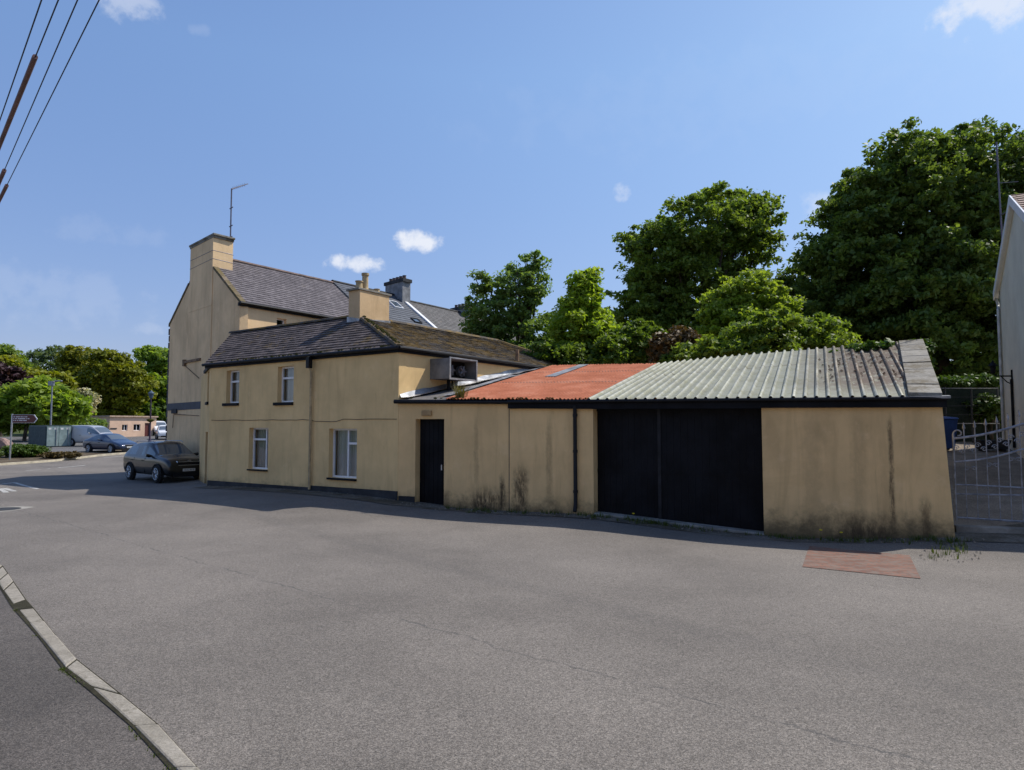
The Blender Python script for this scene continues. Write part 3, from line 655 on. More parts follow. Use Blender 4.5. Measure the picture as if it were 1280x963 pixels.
mb.build('downpipe', M['gloss_black'], shed, smooth=True)
um0 = fS.u(528, 516); mb = MB(); fS.box(mb, um0, um0 + .3, fS.z(534, 520), fS.z(534, 513.5), .001, .06); mb.build('light_box', plain('faded_box', (.42, .27, .12), .6), shed, bevel=.01)
# roof surface
PAR0 = (10.29, 10.69); PAR1 = (10.62, 11.02); VB = 4.77
def slope(w): return .21 + .117 * min(1, max(0, (w - 4.55) / 6.5))
def roofpt(w, v, h=0.): # survey w along the wall, v up the roof
    z = (zev(w * K * 1.0885) / K - 2) + slope(w) * v
    p = U(-2.85 + w + .445 * v, 17.5 - .43 * w + v, z); return (p.x, p.y, p.z + h)
def vmax(w): return 6.6 if w < 4.55 else 6.6 - (w - 4.55) / (11.07 - 4.55) * 1.83
def corr(name, w0, w1, pitch, amp, prof, mat, step, v0=-.14, h0=.05, rows=(), label=None, cut=None):
    mb = MB(); ws = []; w = w0
    per = pitch / K / 1.0885
    while w < w1: 
        for f, h in prof: ws.append((w + f * per, h))
        w += per
    nv = 14; prev = None
    for (w, h) in ws:
        vm = vmax(w) if cut is None else cut(w); va = v0
        if w > PAR0[0]: va = min(vm, (w - PAR0[0]) / (PAR1[0] - PAR0[0]) * VB)
        colm = []
        for j in range(nv + 1):
            v = va + (vm - va) * j / nv
            hh = h * amp + h0; ovl = 0
            for rr in rows:
                if v > rr: hh += -.0; 
            hh -= .012 * math.floor(v / 2.3 + .001) * 0
            colm.append((*roofpt(w, v, hh + random.uniform(-.002, .002)), h, v, w))
        n0 = len(mb.v)
        for c in colm: mb.v.append(c[:3]); deb = max(0, min(1, (c[5] - 8.2) / 1.4)) * max(0, min(1, c[4] / 1.0)); mb.c.append((1 - c[3], deb, 0))
        if prev is not None:
            for j in range(nv): mb.f.append((prev + j, n0 + j, n0 + j + 1, prev + j + 1))
        prev = n0
    return mb.build(name, mat, shed, smooth=True, label=label)
trap = [(0, 0), (.32, 0), (.42, .7), (.5, 1), (.62, 1), (.70, .7), (.8, 0)]
sinp = [(k / 8, .5 + .5 * math.sin(2 * math.pi * k / 8)) for k in range(8)]
wR = 4.5
corr('corrugated_roof', wR, 10.75, .235, .062, trap, M['sheet'], .03, label='grey weathered corrugated sheet roof')
corr('corrugated_roof', 1.28, wR + .06, .1, .026, sinp, M['rust'], .02, h0=.075, label='rust red corrugated sheet roof', cut=lambda w: 6.6 * min(1, max(.15, 1)))
for k, (v_, wa_, wb_) in enumerate(((2.5, 1.4, 4.5), (4.7, 1.4, 4.5), (3.4, 4.7, 10.3))):
    mb = MB(); vs = []; nn = int((wb_ - wa_) / .02)
    for i in range(nn + 1):
        w = wa_ + (wb_ - wa_) * i / nn; per = (.1 if k < 2 else .235) / K / 1.0885
        if k < 2: h = .026 * (.5 + .5 * math.sin(2 * math.pi * (w - 1.28) / per)) + .075
        else:
            f = ((w - wR) / per) % 1; xs_ = [t[0] for t in trap] + [1]; hs_ = [t[1] for t in trap] + [0]; h = .062 * float(np.interp(f, xs_, hs_)) + .05
        vs += [roofpt(w, v_, h + .004), roofpt(w, v_ + .035, h + .006)]
    mb.add(vs, [(2 * i, 2 * i + 2, 2 * i + 3, 2 * i + 1) for i in range(nn)]); mb.build('sheet_lap', M['plinth'] if k < 2 else M['coping'], shed)
# patched strip between the rust sheet and the house wall
mb = MB(); vs = []
n = 22
for i in range(n + 1):
    v = -.1 + 6.6 * i / n
    for w, h in ((-.02, .03), (.35 + .02 * v, .05), (.8, .03 + .02 * math.sin(v * 2)), (1.32, .07)): vs.append(roofpt(w, v, h + random.uniform(-.012, .012)))
mb.add(vs, [(4 * i + k, 4 * i + k + 1, 4 * i + k + 5, 4 * i + k + 4) for i in range(n) for k in range(3)], (.6, .6, .6)); mb.build('patched_roof', M['slate_old'], shed)
mb = MB(); vs = []
for i in range(n + 1):
    uu = .05 + 7.3 * i / n; p = fW.pt(uu, .0, 0); # follow the wing wall
    X, Y = p.x / K + 2.85, p.y / K - 17.5; v = (Y + .43 * X) / (1 + .43 * .445); w = X - .445 * v
    z = roofpt(w, v)[2]
    a = fW.pt(uu, .008, z + .2 + random.uniform(-.02, .02)); b = fW.pt(uu, .06, z + .09); X2 = b + fW.n * .28; 
    vs += [a, b, Vector((X2.x, X2.y, z + .085 + random.uniform(-.01, .02)))]
mb.add(vs, [(3 * i + k, 3 * i + k + 1, 3 * i + k + 4, 3 * i + k + 3) for i in range(n) for k in range(2)]); mb.build('flashing', M['lead'], shed)
mb = MB()
for (wa, wb, va, vb_) in ((2.2, 2.5, 3.6, 6.5), (1.0, 1.2, .3, 4), ):
    vs = []
    for j in range(9):
        v = va + (vb_ - va) * j / 8; vs += [roofpt(wa, v, .11), roofpt(wb, v, .11)]
    mb.add(vs, [(2 * j, 2 * j + 1, 2 * j + 3, 2 * j + 2) for j in range(8)])
mb.build('roof_patch', M['lead'], shed)
# coping along the right end of the roof
mb = MB(); n = 8
for j in range(n):
    a, b = j / n + .004, (j + 1) / n - .004
    def cp(f, w0, w1, t): v = -.12 + (VB + .15) * f; return roofpt(w0 + (w1 - w0) * f, v, t)
    t1 = .16 + random.uniform(-.008, .008)
    P = [cp(a, PAR0[0], PAR1[0], -.02), cp(a, PAR0[1] + .1, PAR1[1] + .1, -.02), cp(b, PAR0[1] + .1, PAR1[1] + .1, -.02), cp(b, PAR0[0], PAR1[0], -.02)]
    T = [cp(a, PAR0[0], PAR1[0], t1), cp(a, PAR0[1] + .1, PAR1[1] + .1, t1 - .02), cp(b, PAR0[1] + .1, PAR1[1] + .1, t1 - .02), cp(b, PAR0[0], PAR1[0], t1)]
    mb.hexa(P + T, (random.random(),) * 3)
mb.build('coping', M['coping'], shed, bevel=.012)
mb = MB(); mb.hexa([q(gd[1] + 1.6, .125, zev(fS.L) + .0), q(fS.L + .16, .21, zev(fS.L) - .02), q(fS.L + .16, .0, zev(fS.L) + .0), q(gd[1] + 1.6, 0, zev(fS.L) + .0), q(gd[1] + 1.6, .13, zev(fS.L) + .03), q(fS.L + .16, .215, zev(fS.L) + .03), q(fS.L + .16, .0, zev(fS.L) + .05), q(gd[1] + 1.6, .0, zev(fS.L) + .04)]); mb.build('lead_edge', M['lead'], shed)
mb = MB(); pp = roofpt(1.35, 5.0, 0); pp = W(646.5, 464, 22.3); mb.tube([pp + Vector((0, 0, -.5)), W(646.5, 437, 22.3)], [.075, .07], 7); tag(mb.build('timber_post', M['wood']), 'short weathered timber post standing at the valley between wing roof and rusty sheets', 'post')

# ---- leaves: fast generator
def leaf_mesh(name, centres, radii, nl, size, mat, parent, flat=.7, cols=((.8, 1, .7), (1.15, 1.1, .8)), bright=None, dirs=None, aspect=.55):
    C = np.asarray(centres, float); n = len(C); rad = np.asarray(radii, float).reshape(-1, 1)
    idx = np.repeat(np.arange(n), nl); N_ = len(idx)
    off = rng.normal(size=(N_, 3)); off /= np.linalg.norm(off, axis=1)[:, None]; off *= rng.random((N_, 1)) ** .5; off[:, 2] *= flat
    P = C[idx] + off * rad[idx]
    nr = rng.normal(size=(N_, 3)); nr[:, 2] += 1.1; nr += off * .5; nr /= np.linalg.norm(nr, axis=1)[:, None]
    a = np.cross(nr, rng.normal(size=(N_, 3))); a /= np.linalg.norm(a, axis=1)[:, None]; b = np.cross(nr, a)
    s = size * (.6 + .8 * rng.random((N_, 1)))
    V = np.stack([P - a * s, P - b * s * aspect + nr * s * .12, P + a * s, P + b * s * aspect + nr * s * .12], 1).reshape(-1, 3)
    off0 = world_of(parent); V -= np.array(off0)
    me = bpy.data.meshes.new(name); me.vertices.add(4 * N_); me.vertices.foreach_set('co', V.ravel()); me.loops.add(4 * N_); me.loops.foreach_set('vertex_index', np.arange(4 * N_, dtype=np.int32))
    me.polygons.add(N_); me.polygons.foreach_set('loop_start', np.arange(0, 4 * N_, 4, dtype=np.int32)); me.polygons.foreach_set('loop_total', np.full(N_, 4, np.int32)); me.update(calc_edges=True)
    k = rng.random((N_, 1)); kc = rng.random((n, 1))[idx]; k = .45 * k + .55 * kc
    c0, c1 = np.array(cols[0]), np.array(cols[1]); cc_ = c0 + (c1 - c0) * k; 
    if bright is not None: cc_ *= bright[idx].reshape(-1, 1)
    at = me.color_attributes.new('Col', 'FLOAT_COLOR', 'POINT'); arr = np.ones((4 * N_, 4), np.float32); arr[:, :3] = np.repeat(cc_, 4, axis=0); at.data.foreach_set('color', arr.ravel())
    me.materials.append(mat); o = bpy.data.objects.new(name, me); col.objects.link(o); o.parent = parent; return o

def lobes_to_clumps(lobes, nc, inner=.45):
    C = []; vol = np.array([l[3] * l[4] for l in lobes]); vol = vol / vol.sum()
    for l, f in zip(lobes, vol):
        m = max(3, int(nc * f)); d = rng.normal(size=(m, 3)); d /= np.linalg.norm(d, axis=1)[:, None]; r = inner + (1.02 - inner) * rng.random((m, 1)) ** .6
        wob = 1 + .16 * np.sin(d[:, :1] * 5 + l[0]) * np.cos(d[:, 2:] * 6 + l[1])
        C.append(np.array(l[:3]) + d * r * wob * np.array([l[3], l[3], l[4]]))
        m2 = m // 3; d = rng.normal(size=(m2, 3)); d /= np.linalg.norm(d, axis=1)[:, None]; C.append(np.array(l[:3]) + d * (1.0 + .28 * rng.random((m2, 1)) ** 2) * np.array([l[3], l[3], l[4]]))
    return np.concatenate(C)
MARK = {}
def tree(name, label, cat, D, lobes_px, mat, nc=300, nl=50, size=.15, cr=.55, trunk=True, group=None, base=None, cols=((.75, .95, .6), (1.15, 1.12, .8)), flat=.6, gaps=1.):
    L = []; sc = K * D / F
    for (px, py, rx, ry, *dd) in lobes_px:
        dz = dd[0] if dd else random.uniform(-.25, .25) * rx * sc
        p = W(px, py, D) + Vector((0, dz, 0)); L.append((p.x, p.y, p.z, rx * sc, ry * sc))
    cx = sum(l[0] * l[3] for l in L) / sum(l[3] for l in L) if base is None else W(base, 534, D).x; cy = sum(l[1] for l in L) / len(L); gz = g(cx, cy)
    root = thing(name, (cx, cy, gz), label, cat, group)
    L2 = [(l[0], l[1], l[2] - .12 * l[4], l[3] * .9, l[4] * .86) for l in L]; C = lobes_to_clumps(L2, nc)
    C = C[C[:, 2] > gz + .15]
    rad = cr * (.35 + 1.0 * rng.random(len(C)))
    leaf_mesh('crown' if trunk else 'foliage', C, rad, nl, size, mat, root, flat, cols)
    top = max(L, key=lambda l: l[2]); zt = top[2] + top[4] * .3; H_ = max(zt - gz, .5); tr = max(.05, H_ * .028)
    mb = MB(); pts = []; 
    for i in range(7):
        f = i / 6; pts.append(Vector((cx + (top[0] - cx) * f ** 1.5 + .12 * H_ * .1 * math.sin(f * 5), cy + (top[1] - cy) * f, gz - .5 + (H_ + .5) * f)))
    mb.tube(pts, [tr * (1.25 - 1.1 * i / 6) for i in range(7)], 8)
    for l in L:
        for s in range(3 if trunk else 2):
            f = random.uniform(.2, .55); p0 = pts[0].lerp(pts[-1], f); e = Vector((l[0] + random.uniform(-.6, .6) * l[3], l[1] + random.uniform(-.6, .6) * l[3], l[2] + random.uniform(-.2, .7) * l[4])); mid = p0.lerp(e, .5) + Vector((0, 0, -.06 * H_))
            mb.tube([p0, mid, e], [tr * .5, tr * .3, tr * .08], 5, False)
    mb.build('trunk' if trunk else 'stems', M['bark'], root, smooth=True)
    return root

LM = {k: leafmat('leaf_' + k, t, tr) for k, t, tr in (
    ('dark', (.11, .155, .045), .42), ('mid', (.175, .235, .055), .48), ('bright', (.27, .345, .055), .52), ('olive', (.17, .23, .075), .44),
    ('gold', (.24, .24, .025), .4), ('conifer', (.14, .165, .022), .3), ('purple', (.05, .022, .032), .2), ('pale', (.12, .16, .075), .35), ('blossom', (.45, .4, .33), .3), ('ivy', (.07, .12, .025), .25), ('hedge', (.055, .09, .015), .2), ('brown', (.10, .07, .025), .1), ('weed', (.08, .11, .025), .3))}

# trees behind the sheds, left to right
tree('tree', 'slender pale green tree with feathery top behind the mossy wing roof', 'tree', 30, [(605, 395, 26, 50), (640, 370, 30, 48), (662, 350, 24, 36), (632, 420, 52, 36), (600, 350, 10, 22), (672, 325, 10, 14), (676, 420, 30, 40), (655, 445, 60, 30)], LM['olive'], 330, 70, .095, .42, cols=((.8, 1, .8), (1.2, 1.25, 1.1)))
tree('tree', 'bright yellow green young tree left of the large round tree', 'tree', 27, [(728, 372, 24, 32), (735, 350, 12, 16), (722, 405, 34, 34), (745, 410, 26, 30), (715, 440, 34, 22)], LM['bright'], 360, 55, .1, .36)
tree('tree', 'large round crowned dark green tree in the middle of the row', 'tree', 36, [(880, 285, 66, 44), (830, 320, 52, 50), (925, 300, 52, 46), (860, 350, 72, 56), (945, 265, 32, 22), (800, 300, 26, 24), (810, 370, 44, 50), (905, 250, 46, 16), (800, 400, 40, 36), (850, 415, 60, 40)], LM['mid'], 1150, 52, .125, .46, cols=((.6, .72, .55), (1.25, 1.25, .95)))
tree('tree', 'huge dark green tree towering beside the pale house at right', 'tree', 32, [(1160, 240, 110, 80), (1220, 200, 80, 52), (1100, 270, 80, 74), (1200, 320, 100, 90), (1110, 350, 100, 90), (1060, 330, 60, 60), (1260, 280, 70, 100), (1150, 400, 110, 80), (1240, 400, 90, 90), (1130, 190, 44, 28), (1050, 390, 60, 50), (1310, 230, 70, 80)], LM['dark'], 2500, 70, .13, .52, cols=((.55, .72, .6), (1.8, 1.75, 1.2)))  # wide colour range paints sun-catching clumps into the leaves
tree('tree', 'small light green tree with rounded top in front of the huge dark tree', 'tree', 27, [(935, 365, 42, 30), (905, 385, 30, 28), (965, 385, 36, 30), (925, 405, 50, 26)], LM['bright'], 330, 55, .1, .34, cols=((.8, .9, .8), (1.15, 1.1, 1)))
tree('shrub', 'spreading green laurel shrub overhanging the back of the grey sheet roof', 'shrub', 23.8, [(960, 420, 60, 28), (1010, 415, 48, 26), (905, 438, 44, 20), (880, 446, 34, 16), (985, 440, 80, 20), (1040, 440, 26, 20), (860, 450, 28, 14)], LM['mid'], 500, 70, .1, .36, trunk=False, cols=((.7, .85, .6), (1.35, 1.3, .9)))
tree('shrub', 'leafless brown twiggy shrub behind the junction of the two sheet roofs', 'shrub', 24.5, [(838, 436, 24, 24), (855, 430, 20, 24)], LM['brown'], 160, 46, .10, .35, trunk=False, cols=((1.2, 1.1, 1.2), (1.9, 1.7, 1.9)))
tree('shrub', 'low dark green bush filling the gap behind the rusty roof', 'shrub', 26, [(775, 440, 40, 26), (740, 452, 40, 16), (800, 425, 30, 30), (690, 450, 40, 24)], LM['mid'], 300, 70, .1, .4, trunk=False, cols=((.45, .6, .4), (.9, .95, .6)))
tree('tree', 'dark leafy tree in deep shade between the round tree and the huge tree', 'tree', 38, [(990, 390, 50, 50), (1030, 420, 60, 40), (980, 430, 60, 30), (760, 420, 40, 40), (1000, 350, 26, 26)], LM['dark'], 450, 70, .13, .6)
tree('shrub', 'ivy clump trailing over the back corner of the grey roof coping', 'ivy', 18.2, [(1100, 437, 44, 8, 0), (1150, 436, 20, 14, .3), (1060, 444, 24, 7, .2), (1160, 452, 9, 18, .4)], LM['ivy'], 240, 36, .07, .14, trunk=False, cols=((.8, 1, .7), (1.6, 1.5, 1)))
tree('hedge', 'trimmed green hedge above the yard fence behind the blue bin', 'hedge', 23.5, [(1190, 478, 30, 7), (1235, 478, 30, 8), (1270, 480, 30, 8)], LM['ivy'], 260, 40, .08, .25, trunk=False)
tree('shrub', 'rounded dark shrub behind the wire fence in the yard', 'shrub', 22.3, [(1232, 508, 22, 16), (1250, 512, 16, 16)], LM['hedge'], 150, 45, .07, .22, trunk=False)

# trees at the far left
def far(label, D, lobes, m, nc=260, size=.32, cr=1., cols=((.75, .95, .7), (1.2, 1.15, .9)), nl=34, cat='tree', name='tree', **kw): return tree(name, label, cat, D, lobes, LM[m], nc, nl, size, cr, group=None, cols=cols, **kw)
far('tall dark golden conifer with ragged top beyond the silver van', 95, [(98, 446, 18, 16), (96, 470, 22, 30), (112, 470, 26, 34), (100, 500, 30, 24)], 'conifer', 420, cols=((.8, .75, .5), (2., 1.7, .8)), name='conifer_tree')
far('broad dark golden conifer above the pink building', 92, [(136, 450, 20, 16), (150, 465, 26, 26), (130, 480, 30, 30), (165, 480, 26, 24), (140, 505, 34, 22)], 'conifer', 480, cols=((.8, .8, .5), (1.9, 1.7, .7)), name='conifer_tree')
far('yellow golden cypress with rounded top behind the bright green tree', 84, [(45, 478, 24, 18), (68, 480, 18, 16), (35, 490, 22, 14)], 'gold', 240, name='conifer_tree')
far('purple leaved tree at the left edge of the photo', 80, [(8, 472, 18, 18), (-10, 480, 18, 20), (18, 480, 8, 12)], 'purple', 220)
far('bright green sycamore behind the green container', 68, [(30, 502, 34, 24), (62, 505, 32, 24), (85, 508, 18, 18), (10, 510, 30, 28), (48, 485, 24, 14), (-20, 505, 30, 30)], 'bright', 620, cols=((.55, .7, .5), (1.1, 1.1, .9)))
far('pale grey green willow with thin crown against the sky', 120, [(60, 445, 20, 14), (42, 448, 14, 12), (75, 440, 12, 9), (55, 460, 30, 14)], 'pale', 130, size=.3, cols=((.9, 1, 1), (1.2, 1.2, 1.2)), nl=20)
far('deep green tree behind the purple leaved tree', 110, [(5, 445, 18, 14), (-15, 445, 26, 18), (15, 455, 16, 12)], 'mid', 240)
far('small golden green treetop above the purple leaved tree', 100, [(8, 452, 12, 8), (-4, 456, 12, 9)], 'gold', 100)
far('light green tree with open crown beside the quoined corner of the tall house', 110, [(190, 442, 18, 10), (205, 448, 20, 12), (200, 458, 24, 10)], 'mid', 200, cols=((1, 1.2, .9), (1.4, 1.4, 1)))
far('bright green rounded tree behind the lantern lamp post', 100, [(165, 482, 18, 18), (188, 485, 22, 22), (175, 503, 26, 20), (200, 505, 24, 24), (215, 490, 20, 24)], 'bright', 460, cols=((.5, .65, .5), (1, 1, .8)))
far('dark shrubbery tree directly over the pink building roof', 98, [(130, 510, 24, 14), (155, 512, 28, 14), (185, 516, 26, 14)], 'mid', 240, cols=((.35, .5, .4), (.7, .8, .5)))
far('white blossoming shrub between the conifers and the silver van', 80, [(110, 496, 9, 10), (106, 510, 10, 9)], 'blossom', 60, size=.2, cr=.6, cat='shrub', name='shrub', trunk=False)
far('low green hedge bank behind the silver van', 74, [(100, 530, 30, 8), (75, 528, 20, 10)], 'olive', 170, size=.2, cr=.6, cat='hedge', name='hedge', trunk=False)
far('clipped green box bush on the traffic island beside the signpost', 42, [(28, 563, 20, 8, 0), (42, 564, 15, 7, 0), (18, 566, 10, 6, 0)], 'hedge', 260, size=.07, cr=.25, cat='bush', name='bush', trunk=False, cols=((.8, 1, .5), (1.6, 1.6, .8)), nl=60)
far('pale spiky shrub cut off by the left edge of the photo beside the signpost', 40.5, [(-3, 570, 6, 9, 0), (-14, 566, 12, 12, 0)], 'pale', 60, size=.09, cr=.25, cat='shrub', name='shrub', trunk=False)
far('low brownish heather clump on the traffic island', 41, [(65, 568.5, 12, 3.2, 0), (85, 568, 13, 3, 0)], 'brown', 130, size=.06, cr=.16, cat='plant', name='ground_plant', trunk=False, cols=((.9, .9, .8), (1.8, 1.7, 1.2)), nl=60)
# wooded hills
def hill(pts, D, h0, name):
    mb = MB(); vs = []; n = 60
    for i in range(n + 1):
        px = pts[0][0] + (pts[-1][0] - pts[0][0]) * i / n
        for (a, b) in zip(pts, pts[1:]):
            if a[0] <= px <= b[0] + .01: y = a[1] + (b[1] - a[1]) * (px - a[0]) / (b[0] - a[0])
        t = W(px, y + random.uniform(-.8, .8), D); m_ = W(px, y, D); f_ = W(px, 534, D * .8); b_ = W(px, 534, D * 1.3)
        vs += [(f_.x, f_.y, 0), (f_.x * 1.05, f_.y * 1.08, t.z * .6), tuple(t), (b_.x, b_.y, 0)]
    mb.add(vs, [(4 * i + k, 4 * i + k + 4, 4 * i + k + 5, 4 * i + k + 1) for i in range(n) for k in range(3)]); tag(mb.build(name, M['hill'], smooth=True), kind='structure')
hill([(-300, 500), (-60, 486), (60, 490), (200, 492), (400, 500)], 160, 0, 'hill')
hill([(500, 480), (700, 460), (1000, 450), (1400, 455)], 90, 0, 'hill')

# grasses and weeds
def blades(C, n, h, r, mat, name, w=.006):
    mb = MB()
    for c in C:
        for _ in range(n):
            a = random.uniform(0, 6.28); d = Vector((math.cos(a), math.sin(a), 0)); p = Vector(c) + d * r * random.random(); hh = h * random.uniform(.5, 1.2); s = Vector((-d.y, d.x, 0)) * w * random.uniform(.7, 1.5); k = random.uniform(.7, 1.3); tip = p + d * hh * random.uniform(.1, .6) + Vector((0, 0, hh))
            m_ = p + d * hh * .12 + Vector((0, 0, hh * .55)); mb.add([p - s, p + s, m_ + s * .8, m_ - s * .8, tip], [(0, 1, 2, 3), (3, 2, 4)], (k, k, k * .8))
    return mb
C = []
for i in range(150):
    u = random.choice([random.uniform(fS.u(560), fS.u(735)), random.uniform(gd[0], gd[1]), random.uniform(gd[0] - .2, gd[0] + 2.2), random.uniform(gd[1], fS.L)]); o_ = abs(random.gauss(.08, .16)) + .03; p = fS.pt(u, o_ + .05, 0); C.append((p.x, p.y, g(p.x, p.y)))
for i in range(25): p = G(random.uniform(1155, 1215), random.uniform(676, 700)); C.append(tuple(p))
for i in range(40): f = random.random() ** 3; k = random.choice([4, 6, 6, 8, 9]); p = KL[k].lerp(KL[min(k + 1, len(KL) - 1)], f); C.append((p.x - .02, p.y - .015, p.z + .005))
mb = blades(C[:175], 9, .12, .1, None, ''); mb2 = blades(C[175:], 9, .02, .04, None, '', .004); n0 = len(mb.v); mb.v += mb2.v; mb.f += [tuple(i + n0 for i in f) for f in mb2.f]; mb.c += mb2.c
tag(mb.build('weeds', LM['weed']), 'short weeds and moss growing along the foot of the shed walls and the kerb', 'weeds', kind='stuff')
for lab, (px, py), D_ in (('small yellow dandelion flowering at the foot of the black garage doors', (794, 640), 0), ('yellow dandelion at the wall foot left of the other near the brick patch', (1025, 660), 0), ('yellow dandelion at the wall foot right of the other near the brick patch', (1050, 663), 0)):
    u = fS.u(px, 650); p = fS.pt(u, .22, 0); gz = g(p.x, p.y); zz = fS.z(px, py); r_ = thing('dandelion', (p.x, p.y, gz), lab, 'flower'); h_ = max(.12, min(.3, zz - gz - .02))
    mb = MB(); mb.tube([(p.x, p.y, gz), (p.x + .01, p.y, gz + h_)], .004, 4); mb.build('stem', LM['weed'], r_); mb = MB(); mb.lathe(p.x + .01, p.y, [(.01, gz + h_ - .01), (.032, gz + h_), (.034, gz + h_ + .012), (.008, gz + h_ + .018)], 10); mb.build('flower', M['yellow'], r_)
    blades([(p.x, p.y, gz)], 12, .09, .05, None, '', .009).build('leaves', LM['weed'], r_)
p = W(576, 500, 16.9); tg = thing('grass_tuft', p, 'dry grass tuft growing out of the shed gutter', 'plant'); blades([p + Vector((random.uniform(-.1, .1), 0, 0)) for _ in range(5)], 40, .42, .13, None, '').build('blades', leafmat('dry_grass', (.17, .15, .06), .3), tg)
mb = MB()
for i in range(150):  # litter and moss lumps lying on the roof
    w = random.uniform(8.9, 10.6); v = random.uniform(1.2, 4.3)
    if w > 10.25 + .07 * v: continue
    c = Vector(roofpt(w, v, .07)); s = random.uniform(.02, .07); a = random.uniform(0, 3); d = Vector((math.cos(a), math.sin(a), 0)) * s; e = Vector((-d.y, d.x, 0)); mb.add([c - d, c + e * .6, c + d, c - e * .6, c + Vector((0, 0, s * .5))], [(0, 1, 4), (1, 2, 4), (2, 3, 4), (3, 0, 4)])
tag(mb.build('leaf_litter', cover('litter', (.10, .05, .03), (.05, .035, .02), 6)), 'dead leaves and debris lying on the right end of the grey sheet roof', 'leaf litter', kind='stuff')
mb = MB()
for i in range(420):
    e = random.random(); 
    if e < .5: b = eH.lerp(eA, random.random() ** .8) + Vector((0, 0, .05)) - nF * random.uniform(.0, .12)
    elif e < .75: b = Vector(roofpt(random.uniform(.3, 4.6), random.choice([-.1, 6.5, 6.6]), .1))
    else: b = eA.lerp(RP, random.random()) + Vector((0, 0, .1)) + nF * random.uniform(-.1, .1)
    s = random.uniform(.012, .045); mb.tube([b - Vector((s, 0, 0)), b, b + Vector((s, 0, 0))], [s * .4, s * .8, s * .4], 5)
tag(mb.build('moss', M['moss'], smooth=True), 'cushions of moss along the tile edges of the corner house and the rusty roof', 'moss', kind='stuff')

mb = MB()
for i in range(900):   # grit and small stones swept against the walls
    if i < 620: u = random.uniform(.2, fS.L); p = fS.pt(u, .05 + abs(random.gauss(0, .22)), 0)
    elif i < 760: p = fF.pt(random.uniform(.2, fF.L), .05 + abs(random.gauss(0, .15)), 0)
    else: p = G(random.uniform(1150, 1230), random.uniform(674, 704))
    s_ = random.uniform(.006, .026); z = g(p.x, p.y) + .012; a = random.uniform(0, 3); d = Vector((math.cos(a), math.sin(a), 0)) * s_; e = Vector((-d.y, d.x, 0)) * random.uniform(.5, 1); c_ = Vector((p.x, p.y, z)); mb.add([c_ - d, c_ - e, c_ + d, c_ + e, c_ + d * .3 + Vector((0, 0, s_ * .8)), c_ - d * .3 + Vector((0, 0, s_ * .6))], [(0, 1, 5), (1, 4, 5), (1, 2, 4), (2, 3, 4), (3, 5, 4), (3, 0, 5)])
tag(mb.build('gravel', cover('grit', (.22, .18, .13), (.34, .31, .26), 30)), 'loose grit and small stones along the foot of the shed and house walls', 'gravel', kind='stuff')

# ---- the tall house and the terrace behind
TS = 1.1
def T(s, off=0.): # along gable: s positive to the right
    return U((-11.4 + .954 * s) * TS, (25.5 - s) * TS)
RD = Vector((.668, 1, 0)).normalized()
tL, tR, tA = T(-2.66), T(2.4), T(-.13)
zTe = (2 + 4.14 * TS) * K; zTr = (2 + 6.38 * TS) * K; lenT = 5.2 * 1.2026 * TS * K
tall = thing('tall_house', (tL + tR) / 2, 'tall weathered cream house with gable chimney and purple slate roof at the road corner', 'house')
fG = Fr(tL, tR)
ua = (tA - tL).dot(fG.d)
mb = MB(); q = fG.pt
def gable(mb, fr, zb, ze1, ze2, zr, ua, t=.35):
    a = [fr.pt(0, 0, zb), fr.pt(fr.L, 0, zb), fr.pt(fr.L, 0, ze2), fr.pt(ua, 0, zr), fr.pt(0, 0, ze1)]; b = [p - fr.n * t for p in a]
    mb.add(a + b, [(0, 1, 2, 3, 4), (9, 8, 7, 6, 5)] + [(i, i + 5, (i + 1) % 5 + 5, (i + 1) % 5) for i in range(5)])
gable(mb, fG, -.5, zTe, zTe, zTr, ua)
back = [p + RD * lenT for p in (tL, tR, tA)]
fSd = Fr(tR, back[1]); sw = rect(fSd, 346, 352, 398, 404); sw = (sw[0], sw[1] + .25, sw[2] - .6, sw[3])
fSd.wall(mb, -.5, zTe - .02, [sw], .3)
Fr(back[0], tL).wall(mb, -.5, zTe - .02, [], .3)
gable(mb, Fr(back[1], back[0]), -.5, zTe, zTe, zTr, fG.L - ua)
mb.build('wall', M['tallwall'], tall)
window(tall, fSd, *sw, trans=(.6, None))
def zroof(dz): return Vector((0, 0, dz))
mb = MB(); up = .08; rr1 = tA + zroof(zTr + up); rr2 = back[2] + zroof(zTr + up)
def eavep(base, side): # a little overhang down the slope
    e = Vector((base.x, base.y, zTe + up)); ridge_p = rr1 if base in (tL, tR) else rr2; return e + (e - ridge_p).normalized() * .18
eR1, eR2, eL1, eL2 = eavep(tR, 1), eavep(back[1], 1), eavep(tL, 0), eavep(back[0], 0)
g0 = -RD * .02
tiled(mb, [eR1 + g0, eR2, rr2, rr1 + g0], .3, .24, jitter=.7); tiled(mb, [eL2, eL1 + g0, rr1 + g0, rr2], .4, .3, jitter=.7); mb.build('roof', M['slate_purple'], tall)
mb = MB(); ridge(mb, rr1 + zroof(.03), rr2 + zroof(.03), .11); mb.build('ridge_tiles', plain('ridge_clay', (.15, .10, .085), .8, var=.3), tall)
VC = slate('mossy_verge', (.13, .10, .06), (.2, .15, .1), .75, .3, (.15, .11, .03))
for a, b, n_ in ((eR1, rr1, 7), (eL1, rr1, 6)):
    n = 10; mb = MB()
    for j in range(n_):
        p, q_ = a.lerp(b, j / n + .004) , a.lerp(b, (j + 1) / n - .004); P = [p + g0 * 1.5, q_ + g0 * 1.5, q_ + RD * .22, p + RD * .22]; mb.hexa([v + zroof(-.06) for v in P] + [v + zroof(.065 + random.uniform(0, .02)) for v in P], (random.random(),) * 3)
    mb.build('verge_coping', VC, tall)
